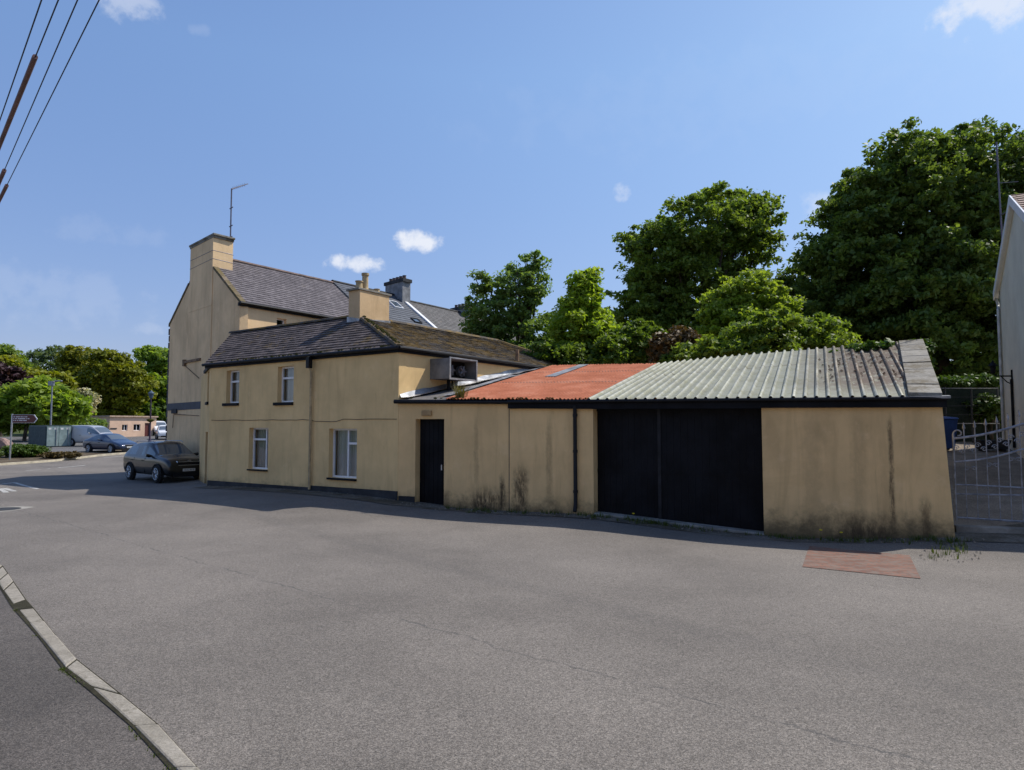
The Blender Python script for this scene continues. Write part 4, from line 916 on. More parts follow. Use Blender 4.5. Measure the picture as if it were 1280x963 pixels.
mb = MB(); fSd.box(mb, -.1, fSd.L, zTe - .12, zTe + .02, .002, .09); mb.tube([fSd.pt(-.1, .17, zTe), fSd.pt(fSd.L, .17, zTe)], .06, 8); mb.build('gutter', M['gloss_black'], tall)
mb = MB(); c0, c1 = T(-1.05), T(.62); ctz = (2 + 6.86 * TS) * K; fch = Fr(c0, c1)
cd_ = RD * (1.0); P = [c0, c1, c1 + cd_, c0 + cd_]; P = [p + fch.n * .03 for p in P]
mb.hexa([(p.x, p.y, zTe + .3) for p in P] + [(p.x, p.y, ctz) for p in P]); fch.box(mb, 0, fch.L, -.4, zTe + .29, -.05, .03); chm = mb.build('chimney', M['tallwall'], tall)
cc = sum(P, Vector()) / 4
for k, (e, z0_, z1_) in enumerate(((.06, 0, .1), (.13, .1, .19))):
    mb = MB(); P2_ = [p + (p - cc).normalized() * e for p in P]; mb.hexa([(p.x, p.y, ctz + z0_) for p in P2_] + [(p.x, p.y, ctz + z1_) for p in P2_]); mb.build('cap', M['coping'], chm, bevel=.012)
for zz in (-.55, -.95):
    mb = MB(); P2_ = [p + (p - cc).normalized() * .004 for p in P]
    P3 = P2_ + [P2_[0]]; mb.tube([Vector((p.x, p.y, ctz + zz + random.uniform(-.03, .03))) for p in P3], .012, 5); mb.build('strap', M['aerial'], chm)
# dark string band, quoins, vent and pipes on the gable
ub_ = fG.u(256, 507); mb = MB(); fG.box(mb, 0.02, ub_, fG.z(230, 512.5), fG.z(230, 503.5), .002, .04); mb.build('band', plain('slate_paint', (.035, .045, .065), .6), tall)
mb = MB(); z = .3; k = 0; fQ = Fr(back[0], tL)
while z < zTe - .3:
    w_ = .34 if k % 2 else .2; mb.hexa([fG.pt(-.07, .03, z), fG.pt(w_ * .4 - .02, .03, z), fG.pt(w_ * .4 - .02, -.3, z), fG.pt(-.07, -.3, z), fG.pt(-.07, .03, z + .3), fG.pt(w_ * .4 - .02, .03, z + .3), fG.pt(w_ * .4 - .02, -.3, z + .3), fG.pt(-.07, -.3, z + .3)]) if 0 else fG.box(mb, -.09 - .05 * (k % 2), 0.03, z, z + .3, -.35 - .2 * (k % 2), .02); z += .345; k += 1
mb.build('quoins', plain('quoin_stone', (.06, .06, .07), .8, var=.3), tall, bevel=.01)
mb = MB(); fG.box(mb, fG.u(216, 514), fG.u(222, 514), fG.z(219, 517), fG.z(219, 511.5), .002, .08); mb.build('vent', M['plinth'], tall)
mb = MB(); fG.box(mb, fG.u(231, 452), fG.u(252, 452), fG.z(241, 453), fG.z(241, 450), .002, .1); fG.box(mb, fG.u(231, 452), fG.u(233, 452), fG.z(232, 458), fG.z(232, 450), .002, .12); mb.build('bracket', M['wood'], tall)
mb = MB(); mb.tube([fG.pt(fG.u(232, 457), .05, fG.z(232, 457)), fG.pt(fG.u(250, 473), .05, fG.z(250, 473))], .02, 5); mb.build('cable', M['wood'], tall); mb = MB(); mb.tube([fG.pt(fG.u(218, 520), .03, fG.z(218, 518)), fG.pt(fG.u(250, 521), .03, fG.z(250, 520))], .02, 5); mb.tube([fG.pt(fG.u(217, 520), .03, fG.z(217, 535)), fG.pt(fG.u(217.5, 521), .03, fG.z(217, 519))], .015, 5); mb.build('cable', M['wood'], tall)
# aerial
mb = MB(); ab = W(288, 300, 27.6 * 1.0); base_a = W(287.5, 323, 29.0); at_ = W(289.5, 236, 29.0); mb.tube([base_a, at_], .035, 6); e_ = W(310, 230, 29.8); mb.tube([at_ + zroof(-.02), e_], [.03, .02], 6)
for f in (.62, .36, .2): p = base_a.lerp(at_, f + .1); mb.tube([p - fG.d * .16, p + fG.d * .2], .025, 5)
for f in range(7): p = at_.lerp(e_, .12 * f + .08); mb.tube([p - zroof(.09), p + zroof(.09)], .008, 4)
for z in (-1.1, -.6): cpt = P[2]; mb.tube([Vector((cpt.x, cpt.y, ctz + z)), Vector((base_a.x, base_a.y, ctz + z))], .02, 5)
mb.build('aerial', M['aerial'], tall)

# terrace behind, continuing the ridge line
st = back; zr_ = zTr; prev = 0
specs = [(3.9, 'slate_blue', 0.12, 'terrace house with smooth blue grey slate roof and two skylights'), (4.9, 'slate_old', -.05, 'terrace house with old speckled slate roof beyond the grey chimney'), (5, 'slate_purple', -.1, 'farthest terrace house, its slate roof mostly hidden by the feathery tree')]
u0_ = 0.
offs = (back[1] - back[2]); 
for k, (ln, m_, dz, lab) in enumerate(specs):
    ln_ = ln * 1.2026 * K * TS * .9
    a = back[2] + RD * u0_; b = a + RD * ln_; eR_ = offs * 1.15; eL_ = (back[0] - back[2]); zr2 = zTr + dz; ze = zr2 - (zTr - zTe) * 1.15
    th_ = thing('terrace_house', (a.x, a.y, g(a.x, a.y)), lab, 'house')
    mb = MB(); Fr(a + eR_, b + eR_).wall(mb, -.5, ze - .05); Fr(b + eL_, a + eL_).wall(mb, -.5, ze - .05)
    fa = Fr(a + eL_, a + eR_); gable(mb, fa, -.5, ze, ze, zr2 - .02, (a - (a + eL_)).dot(fa.d), .25); fb = Fr(b + eR_, b + eL_); gable(mb, fb, -.5, ze, ze, zr2 - .02, (b - (b + eR_)).dot(fb.d), .25)
    mb.build('wall', M['palewall'] if k != 1 else M['wall'], th_)
    mb = MB(); Z = zroof(zr2 + .05); E1, E2 = a + eR_ + zroof(ze + .05), b + eR_ + zroof(ze + .05)
    tiled(mb, [E1, E2, b + Z, a + Z], .3 if k else .6, .24 if k else .3, jitter=.3); tiled(mb, [b + eL_ + zroof(ze + .05), a + eL_ + zroof(ze + .05), a + Z, b + Z], .5, .4, jitter=.3)
    mb.build('roof', M[m_], th_)
    mb = MB(); ridge(mb, a + Z + zroof(.03), b + Z + zroof(.03), .1); mb.build('ridge_tiles', M['plinth'], th_)
    if k < 2:   # party wall coping and chimney stack
        aa = b if k == 0 else b; mb = MB(); P_ = [aa + Z + RD * -.12, aa + Z + RD * .14, aa + eR_ + zroof(ze + .05) + RD * .14, aa + eR_ + zroof(ze + .05) - RD * .12]; mb.hexa([v + zroof(-.02) for v in P_] + [v + zroof(.13) for v in P_]); mb.build('parapet', M['white'] if k == 0 else M['coping'], th_)
        od = offs.normalized(); P_ = [aa - od * .9 - RD * .35, aa - od * .9 + RD * .35, aa + od * .95 + RD * .35, aa + od * .95 - RD * .35]
        mb = MB(); mb.hexa([(v.x, v.y, zr2 - 1.) for v in P_] + [(v.x, v.y, zr2 + (.75 if k == 0 else .25)) for v in P_]); cs = mb.build('chimney', plain('grey_render%d' % k, (.21, .215, .225), .9, var=.3), th_)
        zc_ = zr2 + (.75 if k == 0 else .25); ccc = sum(P_, Vector()) / 4; mb = MB(); P_ = [v + (v - ccc).normalized() * .12 for v in P_]; mb.hexa([(v.x, v.y, zc_) for v in P_] + [(v.x, v.y, zc_ + .2) for v in P_]); mb.build('cap', M['plinth'], cs)
        for j in range(5): v = ccc + od * (-.75 + .36 * j); mb = MB(); mb.lathe(v.x, v.y, [(.12, zc_ + .2), (.1, zc_ + .42), (.13, zc_ + .45), (.09, zc_ + .46)], 10); mb.build('chimney_pot', plain('dark_pot%d%d' % (k, j), (.12, .08, .07), .8), cs)
    if k == 0:  # skylights
        nr_ = (E2 - E1).cross(a + Z - E1).normalized(); nr_ = nr_ if nr_.z > 0 else -nr_; pl = a + Z
        for (px0, py0, s_, hh) in ((494, 382, .75, .95), (520, 402, .6, .55)):
            d = ray(px0, py0); t_ = (pl - CAM).dot(nr_) / d.dot(nr_); c_ = CAM + d * t_; ev_ = (a + Z - E1).normalized(); P_ = [c_ - RD * s_ / 2 - ev_ * hh / 2, c_ + RD * s_ / 2 - ev_ * hh / 2, c_ + RD * s_ / 2 + ev_ * hh / 2, c_ - RD * s_ / 2 + ev_ * hh / 2]
            mb = MB(); ccc = c_
            for i in range(4):
                p, q_ = P_[i], P_[(i + 1) % 4]; pi, qi = p.lerp(ccc, .13), q_.lerp(ccc, .13); mb.hexa([p, q_, qi, pi] + [v + nr_ * .1 for v in (p, q_, qi, pi)])
            skl = mb.build('skylight', M['white'] if hh > .6 else M['plinth'], th_); mb = MB(); mb.add([v.lerp(ccc, .12) + nr_ * .06 for v in P_], [(0, 1, 2, 3)]); mb.build('pane', plain('sky_glass%d' % px0, (.06, .08, .1), .05, spec=.9, var=.05), skl)
    u0_ += ln_ + .004
    if k == 0: pass

# ---- pale house at the right
zs = 21.
E_ = U(.701 * zs + .12, zs); N_r = U(11.0 + .42, 14.7); ap = (E_ + N_r) / 2
pale = thing('pale_house', (E_ + N_r) / 2, 'pale grey green house gable cut off by the right edge of the photo', 'house')
zpe = (2 + 4.2) * K; zpr = (2 + 5.97) * K
fP = Fr(E_, N_r); BD = Vector((fP.n.x, fP.n.y, 0)) * -1; ln = 9
mb = MB(); gable(mb, fP, 0, zpe, zpe, zpr, fP.L / 2, .3); pb = [p + BD * ln for p in (E_, N_r, ap)]; Fr(N_r, pb[1]).wall(mb, 0, zpe); Fr(pb[0], E_).wall(mb, 0, zpe); gable(mb, Fr(pb[1], pb[0]), 0, zpe, zpe, zpr, fP.L / 2)
mb.build('wall', M['palewall'], pale)
mb = MB(); o1 = fP.n * .1; up_ = zroof(.08); sl = (Vector((E_.x, E_.y, zpe)) - Vector((ap.x, ap.y, zpr))).normalized() * .35; sl2 = (Vector((N_r.x, N_r.y, zpe)) - Vector((ap.x, ap.y, zpr))).normalized() * .35
rA, rB = ap + o1 + zroof(zpr) + up_, pb[2] + zroof(zpr) + up_; ea, eb = E_ + o1 + zroof(zpe) + sl + up_, pb[0] + zroof(zpe) + sl + up_; na, nb = N_r + o1 + zroof(zpe) + sl2 + up_, pb[1] + zroof(zpe) + sl2 + up_
tiled(mb, [na, nb, rB, rA], .3, .3); tiled(mb, [eb, ea, rA, rB], .3, .3); mb.build('roof', M['redtile'], pale)
mb = MB(); dn = zroof(-.26)
for a_, b_ in ((ea, rA), (rA, na)):
    P_ = [a_, b_, b_ + fP.n * .04, a_ + fP.n * .04]; mb.hexa([v + dn for v in P_] + [v + zroof(.02) for v in P_]); 
mb.build('bargeboard', M['white'], pale)
mb = MB()
for a_, b_ in ((ea, rA), (rA, na)): P_ = [a_, b_, b_ - o1 * .98, a_ - o1 * .98]; mb.hexa([v + zroof(-.22) for v in P_] + [v + zroof(-.18) for v in P_])
mb.build('soffit', M['white'], pale)
mb = MB(); mb.tube([ea + zroof(-.15) , eb + zroof(-.15)], .07, 8); e1 = fP.pt(.12, .06, zpe - .75); mb.tube([ea + zroof(-.2) - fP.n * .05, ea + zroof(-.45) - fP.n * .1, e1, fP.pt(.12, .06, 1.6)], .045, 8); mb.build('downpipe', plain('pvc_grey', (.45, .46, .44), .5), pale, smooth=True)
# wall lantern and black pipe, aerial
lz = fP.z(1262, 472); lu = fP.u(1266, 472); mb = MB(); mb.tube([fP.pt(lu, .02, lz), fP.pt(lu, .45, lz + .02), fP.pt(lu, .5, lz + .1)], .022, 6); mb.tube([fP.pt(lu, .03, lz - .25), fP.pt(lu, .15, lz - .18), fP.pt(lu, .3, lz)], .015, 6); mb.tube([fP.pt(lu, .02, lz - .35), fP.pt(lu, .02, lz + .2)], .03, 6)
lp = fP.pt(lu, .5, lz + .1); mb.lathe(lp.x, lp.y, [(.04, lp.z), (.07, lp.z + .02), (.075, lp.z + .22), (.13, lp.z + .24), (.05, lp.z + .34), (.01, lp.z + .42)], 8)
mb.build('wall_lantern', M['black'], pale); mb = MB(); mb.tube([fP.pt(lu + .1, .05, lz - .1), fP.pt(lu + .1, .05, 1.6)], .04, 8); mb.build('waste_pipe', M['black'], pale)
mb = MB(); a0 = W(1252, 300, 19.4); a1 = W(1245.5, 178, 19.4); a0.x = a1.x + .05; mb.tube([a0, a1], .025, 6)
for f in (.15, .2, .3): p = a1.lerp(a0, f); mb.tube([p - fP.d * .25 + fP.n * .05, p + fP.d * .25], .01, 4)
p = a1.lerp(a0, .42); mb.tube([p, p + Vector((.7, .1, .08))], .012, 4)
for f in (.75, .98): p = a1.lerp(a0, f); mb.tube([p, fP.pt(fP.u(1262, 340), 0, p.z)], .015, 4)
mb.build('aerial', M['aerial'], pale)

# ---- iron gate, sill wall, yard things
G0 = U(8.28, 13.12); G1 = U(13.5, 10.6 + .3); fI = Fr(G0, G1)
sw_ = thing('low_wall', (G0 + G1) / 2, 'low grey concrete sill wall under the silver iron gate', 'wall'); mb = MB(); zw0 = fI.z(1190, 657); zw1 = fI.z(1279, 661)
fI.wall(mb, -.5, zw0, [], .25, zw0 + .02); mb.build('wall_body', M['concrete'], sw_, bevel=.015)
mb = MB(); fI.box(mb, -.02, fI.L, zw0 + .0 - .24, zw0 - .2, .001, .05); mb.build('ledge', M['concrete'], sw_)
gate = thing('iron_gate', G0, 'silver painted ornamental iron gate with spear finials and scrolls', 'gate')
def gz(px, py): return fI.uz(px, py)
u9 = fI.u(1281, 600); zb0 = fI.z(1184, 648); zb1 = fI.z(1279, 653); H9 = 2.6
def railz(y0, y1, ym, s=1):
    p = [fI.uz(1184, y0), fI.uz(1232, ym), fI.uz(1279, y1)]
    def f(u):
        (a, za), (b, zb2), (c_, zc2) = p; 
        L0 = (u - b) * (u - c_) / ((a - b) * (a - c_)); L1 = (u - a) * (u - c_) / ((b - a) * (b - c_)); L2 = (u - a) * (u - b) / ((c_ - a) * (c_ - b)); uu = u
        if u > c_: return zc2 + (zc2 - zb2) / (c_ - b) * (u - c_) * .35
        return za * L0 + zb2 * L1 + zc2 * L2
    return f
top = railz(549, 530.5, 543); sec = railz(578, 562, 574); m1 = railz(606, 610.5, 608); m2 = railz(618, 620, 619); bot = railz(647, 653, 650)
def railtube(mb, f, r, u0=.03, u1=3.6, n=40): mb.tube([fI.pt(u0 + (u1 - u0) * i / n, -.1, f(u0 + (u1 - u0) * i / n)) for i in range(n + 1)], r, 6)
for f, r in ((top, .026), (sec, .022), (m1, .018), (m2, .018), (bot, .022)): mb = MB(); railtube(mb, f, r); mb.build('rail', M['gate'], gate, smooth=True)
mb = MB(); mb.tube([fI.pt(.03, -.1, bot(.03) - .05), fI.pt(.03, -.1, top(.03) + .1)], .022, 8); pts = []
for i in range(16): a = math.pi - i * .33; rr = .09 * (1 - i / 26); pts.append(fI.pt(.03 + .09 + rr * math.cos(a), -.1, top(.03) + .1 + rr * math.sin(a)))
mb.tube(pts, .015, 6); mb.build('post', M['gate'], gate, smooth=True)
def bar(u, k):
    mb = MB(); zt_ = top(u) + .16; mb.tube([fI.pt(u, -.1, bot(u)), fI.pt(u, -.1, zt_)], .0125, 6)
    mb.tube([fI.pt(u, -.1, zt_), fI.pt(u, -.1, zt_ + .035), fI.pt(u, -.1, zt_ + .07), fI.pt(u, -.1, zt_ + .16)], [.012, .032, .024, .002], 4)
    for zz, s_ in ((sec(u) - .16, .05),): mb.tube([fI.pt(u, -.1, zz - s_), fI.pt(u, -.1, zz), fI.pt(u, -.1, zz + s_)], [.01, .02, .01], 6)
    mb.build('bar', M['gate'], gate, smooth=True)
for k in range(1, 19): bar(.03 + k * .195, k)
def scroll(uc, zc, r, sgn, turns=1.3):
    pts = []
    for i in range(22): a = i / 21 * turns * 2 * math.pi; rr = r * (1 - .8 * i / 21); pts.append(fI.pt(uc + sgn * rr * math.cos(a), -.1, zc + rr * math.sin(a)))
    mb = MB(); mb.tube(pts, .009, 5); mb.build('scroll', M['gate'], gate, smooth=True)
for k in range(17):
    uc = .03 + .195 * (k + .5); zc_ = (top(uc) + sec(uc)) / 2; scroll(uc - .055, zc_ + .04, .055, 1); scroll(uc + .055, zc_ - .04, .055, -1); 
    if k % 2: scroll(uc - .06, sec(uc) - .16, .05, 1); scroll(uc + .06, sec(uc) - .16, .05, -1)
bn = W(1181, 562, 19.8); bn.z = g(bn.x, bn.y) + 0.0
bb = thing('wheelie_bin', bn, 'blue wheelie bin standing in the yard behind the shed corner', 'bin'); z0 = bn.z; x, y = bn.x, bn.y
mb = MB(); mb.hexa([(x - .2, y - .22, z0 + .06), (x + .2, y - .22, z0 + .06), (x + .2, y + .22, z0 + .06), (x - .2, y + .22, z0 + .06), (x - .27, y - .3, z0 + .98), (x + .27, y - .3, z0 + .98), (x + .27, y + .3, z0 + .98), (x - .27, y + .3, z0 + .98)]); mb.build('body', M['bin'], bb, bevel=.025)
mb = MB(); mb.hexa([(x - .3, y - .34, z0 + .985), (x + .3, y - .34, z0 + .985), (x + .3, y + .33, z0 + .985), (x - .3, y + .33, z0 + .985), (x - .26, y - .28, z0 + 1.04), (x + .26, y - .28, z0 + 1.04), (x + .26, y + .3, z0 + 1.08), (x - .26, y + .3, z0 + 1.08)]); mb.build('lid', M['bin'], bb, bevel=.02)
for s_ in (-1, 1): mb = MB(); mb.tube([(x + s_ * .22, y + .24, z0 + .1), (x + s_ * .27, y + .24, z0 + .1)], .1, 14); mb.build('wheel', M['rubber'], bb)
mb = MB(); mb.tube([(x - .22, y + .36, z0 + .98), (x + .22, y + .36, z0 + .98)], .015, 6); mb.build('handle', M['bin'], bb)
Y0, Y1 = W(1150, 534, 22), W(1249, 534, 22); fY = Fr(Y0, Y1); gy_ = g(Y1.x, Y1.y)
yf = thing('yard_fence', (Y0.x, Y0.y, gy_), 'dark horizontal rail fence with mesh at the back of the yard', 'fence')
for k in range(5): mb = MB(); zz = fY.z(1200, 486 + k * 11); fY.box(mb, 0, fY.L, zz, zz + .025, .0, .03); mb.build('rail', M['gate'] if k in (0, 4) else M['plinth'], yf)
for k in range(4): mb = MB(); uu = fY.L * k / 3; mb.tube([fY.pt(uu, -.02, gy_ - .3), fY.pt(uu, -.02, fY.z(1200, 484))], .035, 6); mb.build('post', M['plinth'], yf)
mb = MB(); fY.box(mb, 0, fY.L + .5, gy_ - .3, fY.z(1200, 484) - .05, -.5, -.42); yp = mb.build('screen', cover('dark_panel', (.02, .03, .025), (.035, .045, .035), 1.), yf)
p = W(1240, 552, 19.6); p.z = g(p.x, p.y); tr_ = thing('garden_trough', p, 'dark low trough standing beside the pale house wall behind the gate', 'trough'); mb = MB(); x, y, z0 = p
mb.hexa([(x - .4, y - .15, z0 + .05), (x + .4, y - .15, z0 + .05), (x + .4, y + .15, z0 + .05), (x - .4, y + .15, z0 + .05), (x - .5, y - .2, z0 + .34), (x + .5, y - .2, z0 + .34), (x + .5, y + .2, z0 + .34), (x - .5, y + .2, z0 + .34)]); mb.build('basin', M['plinth'], tr_, bevel=.02)
for s_ in (-1, 1): mb = MB(); mb.box(x + s_ * .3 - .05, x + s_ * .3 + .05, y - .14, y + .14, z0 - .02, z0 + .05); mb.build('leg', M['plinth'], tr_)

# ---- overhead wires
wz = 6.6 + 2
def sky_pt(px, py, z): d = ray(px, py); return CAM + d * ((z - CAM.z) / d.z)
for k, (a, b, sl, lab) in enumerate((((52, 0), (0, 150), None, 'overhead wire nearest the top left corner of the photo, without sleeve'), ((73, 0), (44, 72), ((44, 71), (-60, 330)), 'overhead wire with long brown sleeve running out at the left edge'), ((97, 0), (5.5, 213), ((5.5, 213), (-50, 341)), 'third overhead wire from the left with a short brown sleeve end'), ((124, 0), (8.5, 232), ((8.5, 232), (-50, 349)), 'rightmost overhead wire with the lowest brown sleeve end'))):
    z_ = wz + .25 * k; A0, B0 = sky_pt(*a, z_), sky_pt(*b, z_); d = (A0 - B0).normalized(); w_ = thing('overhead_wire', A0, lab, 'wire', 'overhead wires crossing the sky')
    mb = MB(); p0, p1 = A0 + d * 14, B0 - d * 22; mb.tube([p0.lerp(p1, i / 20) for i in range(21)], .011, 5); mb.build('wire', M['wire'], w_)
    if sl: s0, s1 = sky_pt(*sl[0], z_), sky_pt(*sl[1], z_); mb = MB(); mb.tube([s0, s0.lerp(s1, .5), s1], .045 if k == 1 else .05, 8); mb.build('sleeve', M['sleeve'], w_)

# ---- vehicles
def text_mesh(txt, size):
    cu = bpy.data.curves.new('txt', 'FONT'); cu.body = txt; cu.size = size; cu.align_x = 'CENTER'; cu.align_y = 'CENTER'; o = bpy.data.objects.new('txt', cu); col.objects.link(o)
    bpy.context.view_layer.update(); me = bpy.data.meshes.new_from_object(o.evaluated_get(bpy.context.evaluated_depsgraph_get())); col.objects.unlink(o); bpy.data.objects.remove(o); return me
def car(name, label, cat, loc, heading, st, paint, wb, wr, hw, nose, tail, plate=None, windows=True, glass_key=None, rim=True, emblem=None):
    # st: stations (x, zbottom, zbelt, ztop, halfwidth belt, halfwidth roof, glass flag side, glass flag top)
    root = bpy.data.objects.new(name, None); col.objects.link(root); root.location = loc; root.rotation_euler = (0, 0, heading); tag(root, label, cat)
    def local(mb, nm, mat, parent=None, **kw):
        par = parent or root; o = MBlocal(mb, nm, mat, par, **kw); return o
    bm = bmesh.new(); rings = []
    for (x, zb, zl, zt, wb_, wt, *_r) in st:
        m_ = (zb + zl) / 2
        half = [(0, zb), (hw * .75, zb), (wb_ * .97, zb + .06), (wb_ * 1.0, m_), (wb_ * .985, zl - .03), (wb_ * .965, zl + .0), (wb_ * .965 + (wt + .03 - wb_ * .965) * .86, zl + (zt - zl) * .84), (wt, zt - .035), (wt * .72, zt), (0, zt + .012)]
        pts = [(x, y, z) for y, z in half] + [(x, -y, z) for y, z in half[-2:0:-1]]
        rings.append([bm.verts.new(p) for p in pts])
    n = len(rings[0]); gl = set(st_i for st_i in range(len(st)) if st[st_i][6])
    fl = []
    for i in range(len(rings) - 1):
        for k in range(n):
            f = bm.faces.new((rings[i][k], rings[i + 1][k], rings[i + 1][(k + 1) % n], rings[i][(k + 1) % n])); f.smooth = True; mi = 0
            if st[i][6] and (k == 5 or k == n - 6): mi = 1
            if st[i][7] and k in (7, 8, n - 8, n - 9): mi = 1
            if k in (0, n - 1): mi = 2
            f.material_index = mi
    for rg, rev in ((rings[0], False), (rings[-1], True)):
        f = bm.faces.new(rg if rev else rg[::-1]); f.smooth = True
    me = bpy.data.meshes.new('tmp'); bmesh.ops.recalc_face_normals(bm, faces=bm.faces); bm.to_mesh(me); bm.free(); tmp = bpy.data.objects.new('tmp', me); col.objects.link(tmp); s = tmp.modifiers.new('s', 'SUBSURF'); s.levels = 2; s.render_levels = 2
    bpy.context.view_layer.update(); ev = bpy.data.meshes.new_from_object(tmp.evaluated_get(bpy.context.evaluated_depsgraph_get())); col.objects.unlink(tmp); bpy.data.objects.remove(tmp)
    V = [v.co.copy() for v in ev.vertices]
    for mi, nm, mat in ((0, 'body', paint), (1, 'windows', M['carglass']), (2, 'underbody', M['rubber'])):
        fs = [tuple(p.vertices) for p in ev.polygons if p.material_index == mi]
        if not fs: continue
        used = sorted({i for f in fs for i in f}); rm = {j: i for i, j in enumerate(used)}; m2 = bpy.data.meshes.new(nm); m2.from_pydata([V[i] for i in used], [], [tuple(rm[i] for i in f) for f in fs]); m2.polygons.foreach_set('use_smooth', [True] * len(m2.polygons)); m2.materials.append(mat); o = bpy.data.objects.new(nm, m2); col.objects.link(o); o.parent = root
        if mi == 0: body = o
        if mi == 1:
            b2 = bmesh.new(); b2.from_mesh(m2); todo = set(b2.verts); isl_ = []
            while todo:
                st_ = [todo.pop()]; comp = set(st_)
                while st_:
                    v_ = st_.pop()
                    for e_ in v_.link_edges:
                        w_ = e_.other_vert(v_)
                        if w_ in todo: todo.discard(w_); comp.add(w_); st_.append(w_)
                isl_.append(comp)
            for cp_ in isl_:
                ix = {v_: i for i, v_ in enumerate(cp_)}; m3 = bpy.data.meshes.new('window'); m3.from_pydata([v_.co[:] for v_ in cp_], [], [tuple(ix[v_] for v_ in f_.verts) for f_ in b2.faces if f_.verts[0] in cp_]); m3.polygons.foreach_set('use_smooth', [True] * len(m3.polygons)); m3.materials.append(mat); o3 = bpy.data.objects.new('window', m3); col.objects.link(o3); o3.parent = root
            b2.free(); bpy.data.objects.remove(o)
    for sx in (-1, 1):
        for sy in (-1, 1):
            x = sx * wb / 2; y = sy * hw; 
            arch = MB(); a_pts = [(x + (wr + .055) * math.cos(t_ * math.pi / 12), y * 1.0 + sy * .012, wr + (wr + .055) * math.sin(t_ * math.pi / 12)) for t_ in range(13)]; arch.tube(a_pts, .035, 6)
            arch.tube([(x, y - sy * .12, wr), (x, y + sy * .005, wr)], wr + .05, 24); local(arch, 'wheel_arch', M['rubber'])
            mb = MB(); yy = [(-.1, .8), (-.09, .97), (-.06, 1), (.02, 1), (.045, .96), (.055, .84), (.03, .7)]
            mb.tube([(x, y + sy * a_, wr) for a_, r_ in yy], [wr * r_ for a_, r_ in yy], 28); wh = local(mb, 'wheel', M['rubber'], smooth=True)
            if rim:
                mb = MB(); mb.tube([(x, y + sy * .03, wr), (x, y + sy * .04, wr)], wr * .22, 16); 
                for k in range(10):
                    a = k * math.pi / 5; mb.tube([(x + wr * .15 * math.cos(a), y + sy * .045, wr + wr * .15 * math.sin(a)), (x + wr * .66 * math.cos(a), y + sy * .05, wr + wr * .66 * math.sin(a))], [.028, .02], 5)
                mb.tube([(x + wr * .68 * math.cos(a * math.pi / 12), y + sy * .05, wr + wr * .68 * math.sin(a * math.pi / 12)) for a in range(25)], .016, 5); local(mb, 'rim', M['rim'], wh)
    for sy in (-1, 1):   # lights and mirrors
        x, y0, y1, z, h = nose; mb = MB(); mb.hexa([(x - .32, sy * (y1 + .015), z - h * .2), (x + .0, sy * y0, z - h), (x - .05, sy * y0, z - h), (x - .34, sy * (y1 - .05), z - h * .2), (x - .36, sy * (y1 + .005), z + h), (x - .03, sy * y0, z + h * .35), (x - .1, sy * y0, z + h * .35), (x - .4, sy * (y1 - .05), z + h)]); local(mb, 'headlight', M['lampglass'], bevel=.012)
        x, y0, y1, z, h = tail; mb = MB(); mb.hexa([(x + .14, sy * (y1 + .01), z - h), (x - .02, sy * y0, z - h), (x + .04, sy * y0, z - h), (x + .2, sy * (y1 - .05), z - h), (x + .2, sy * y1, z + h), (x + .04, sy * y0, z + h), (x + .1, sy * y0, z + h), (x + .26, sy * (y1 - .06), z + h)]); local(mb, 'tail_light', M['taillamp'], bevel=.01)
        mx = [s_[0] for s_ in st if s_[7]]; xm = min(max(mx) if mx else 0, st[-1][0]) - .25; zl = [s_ for s_ in st if s_[6]]; zl = zl[-1][2] + .08 if zl else 1.
        mb = MB(); mb.tube([(xm, sy * (hw - .08), zl), (xm, sy * (hw + .06), zl + .02), (xm + .0, sy * (hw + .2), zl + .05)], [.03, .07, .06], 8); local(mb, 'mirror', paint, smooth=True)
        if windows:
            mb = MB()
            for xx, z0_, z1_ in windows: mb.box(xx - .004, xx + .004, sy * (hw - .012) - .012, sy * (hw - .012) + .012, z0_, z1_)
            mb2 = MB(); 
            for xx, z0_, z1_ in windows: mb2.box(xx - .3, xx - .12, sy * (hw + .005) - .012, sy * (hw + .005) + .012, z1_ - .12, z1_ - .09)
            local(mb, 'door_seam', M['dark']); local(mb2, 'door_handle', M['rubber'])
    return root, local
def MBlocal(mb, name, mat, parent, smooth=False, bevel=0, label=None):
    me = bpy.data.meshes.new(name); me.from_pydata(mb.v, [], mb.f); me.materials.append(mat)
    if smooth:
        me.polygons.foreach_set('use_smooth', [True] * len(me.polygons)); me.set_sharp_from_angle(angle=R(40))
    o = bpy.data.objects.new(name, me); col.objects.link(o); o.parent = parent
    if label: o['label'] = label
    if bevel: m = o.modifiers.new('Bevel', 'BEVEL'); m.width = bevel; m.segments = 2
    return o
M['taillamp'] = plain('tail_lamp', (.25, .01, .01), .2, spec=.6, var=.1)
M['plate'] = plain('plate_white', (.65, .65, .62), .4, var=.05)
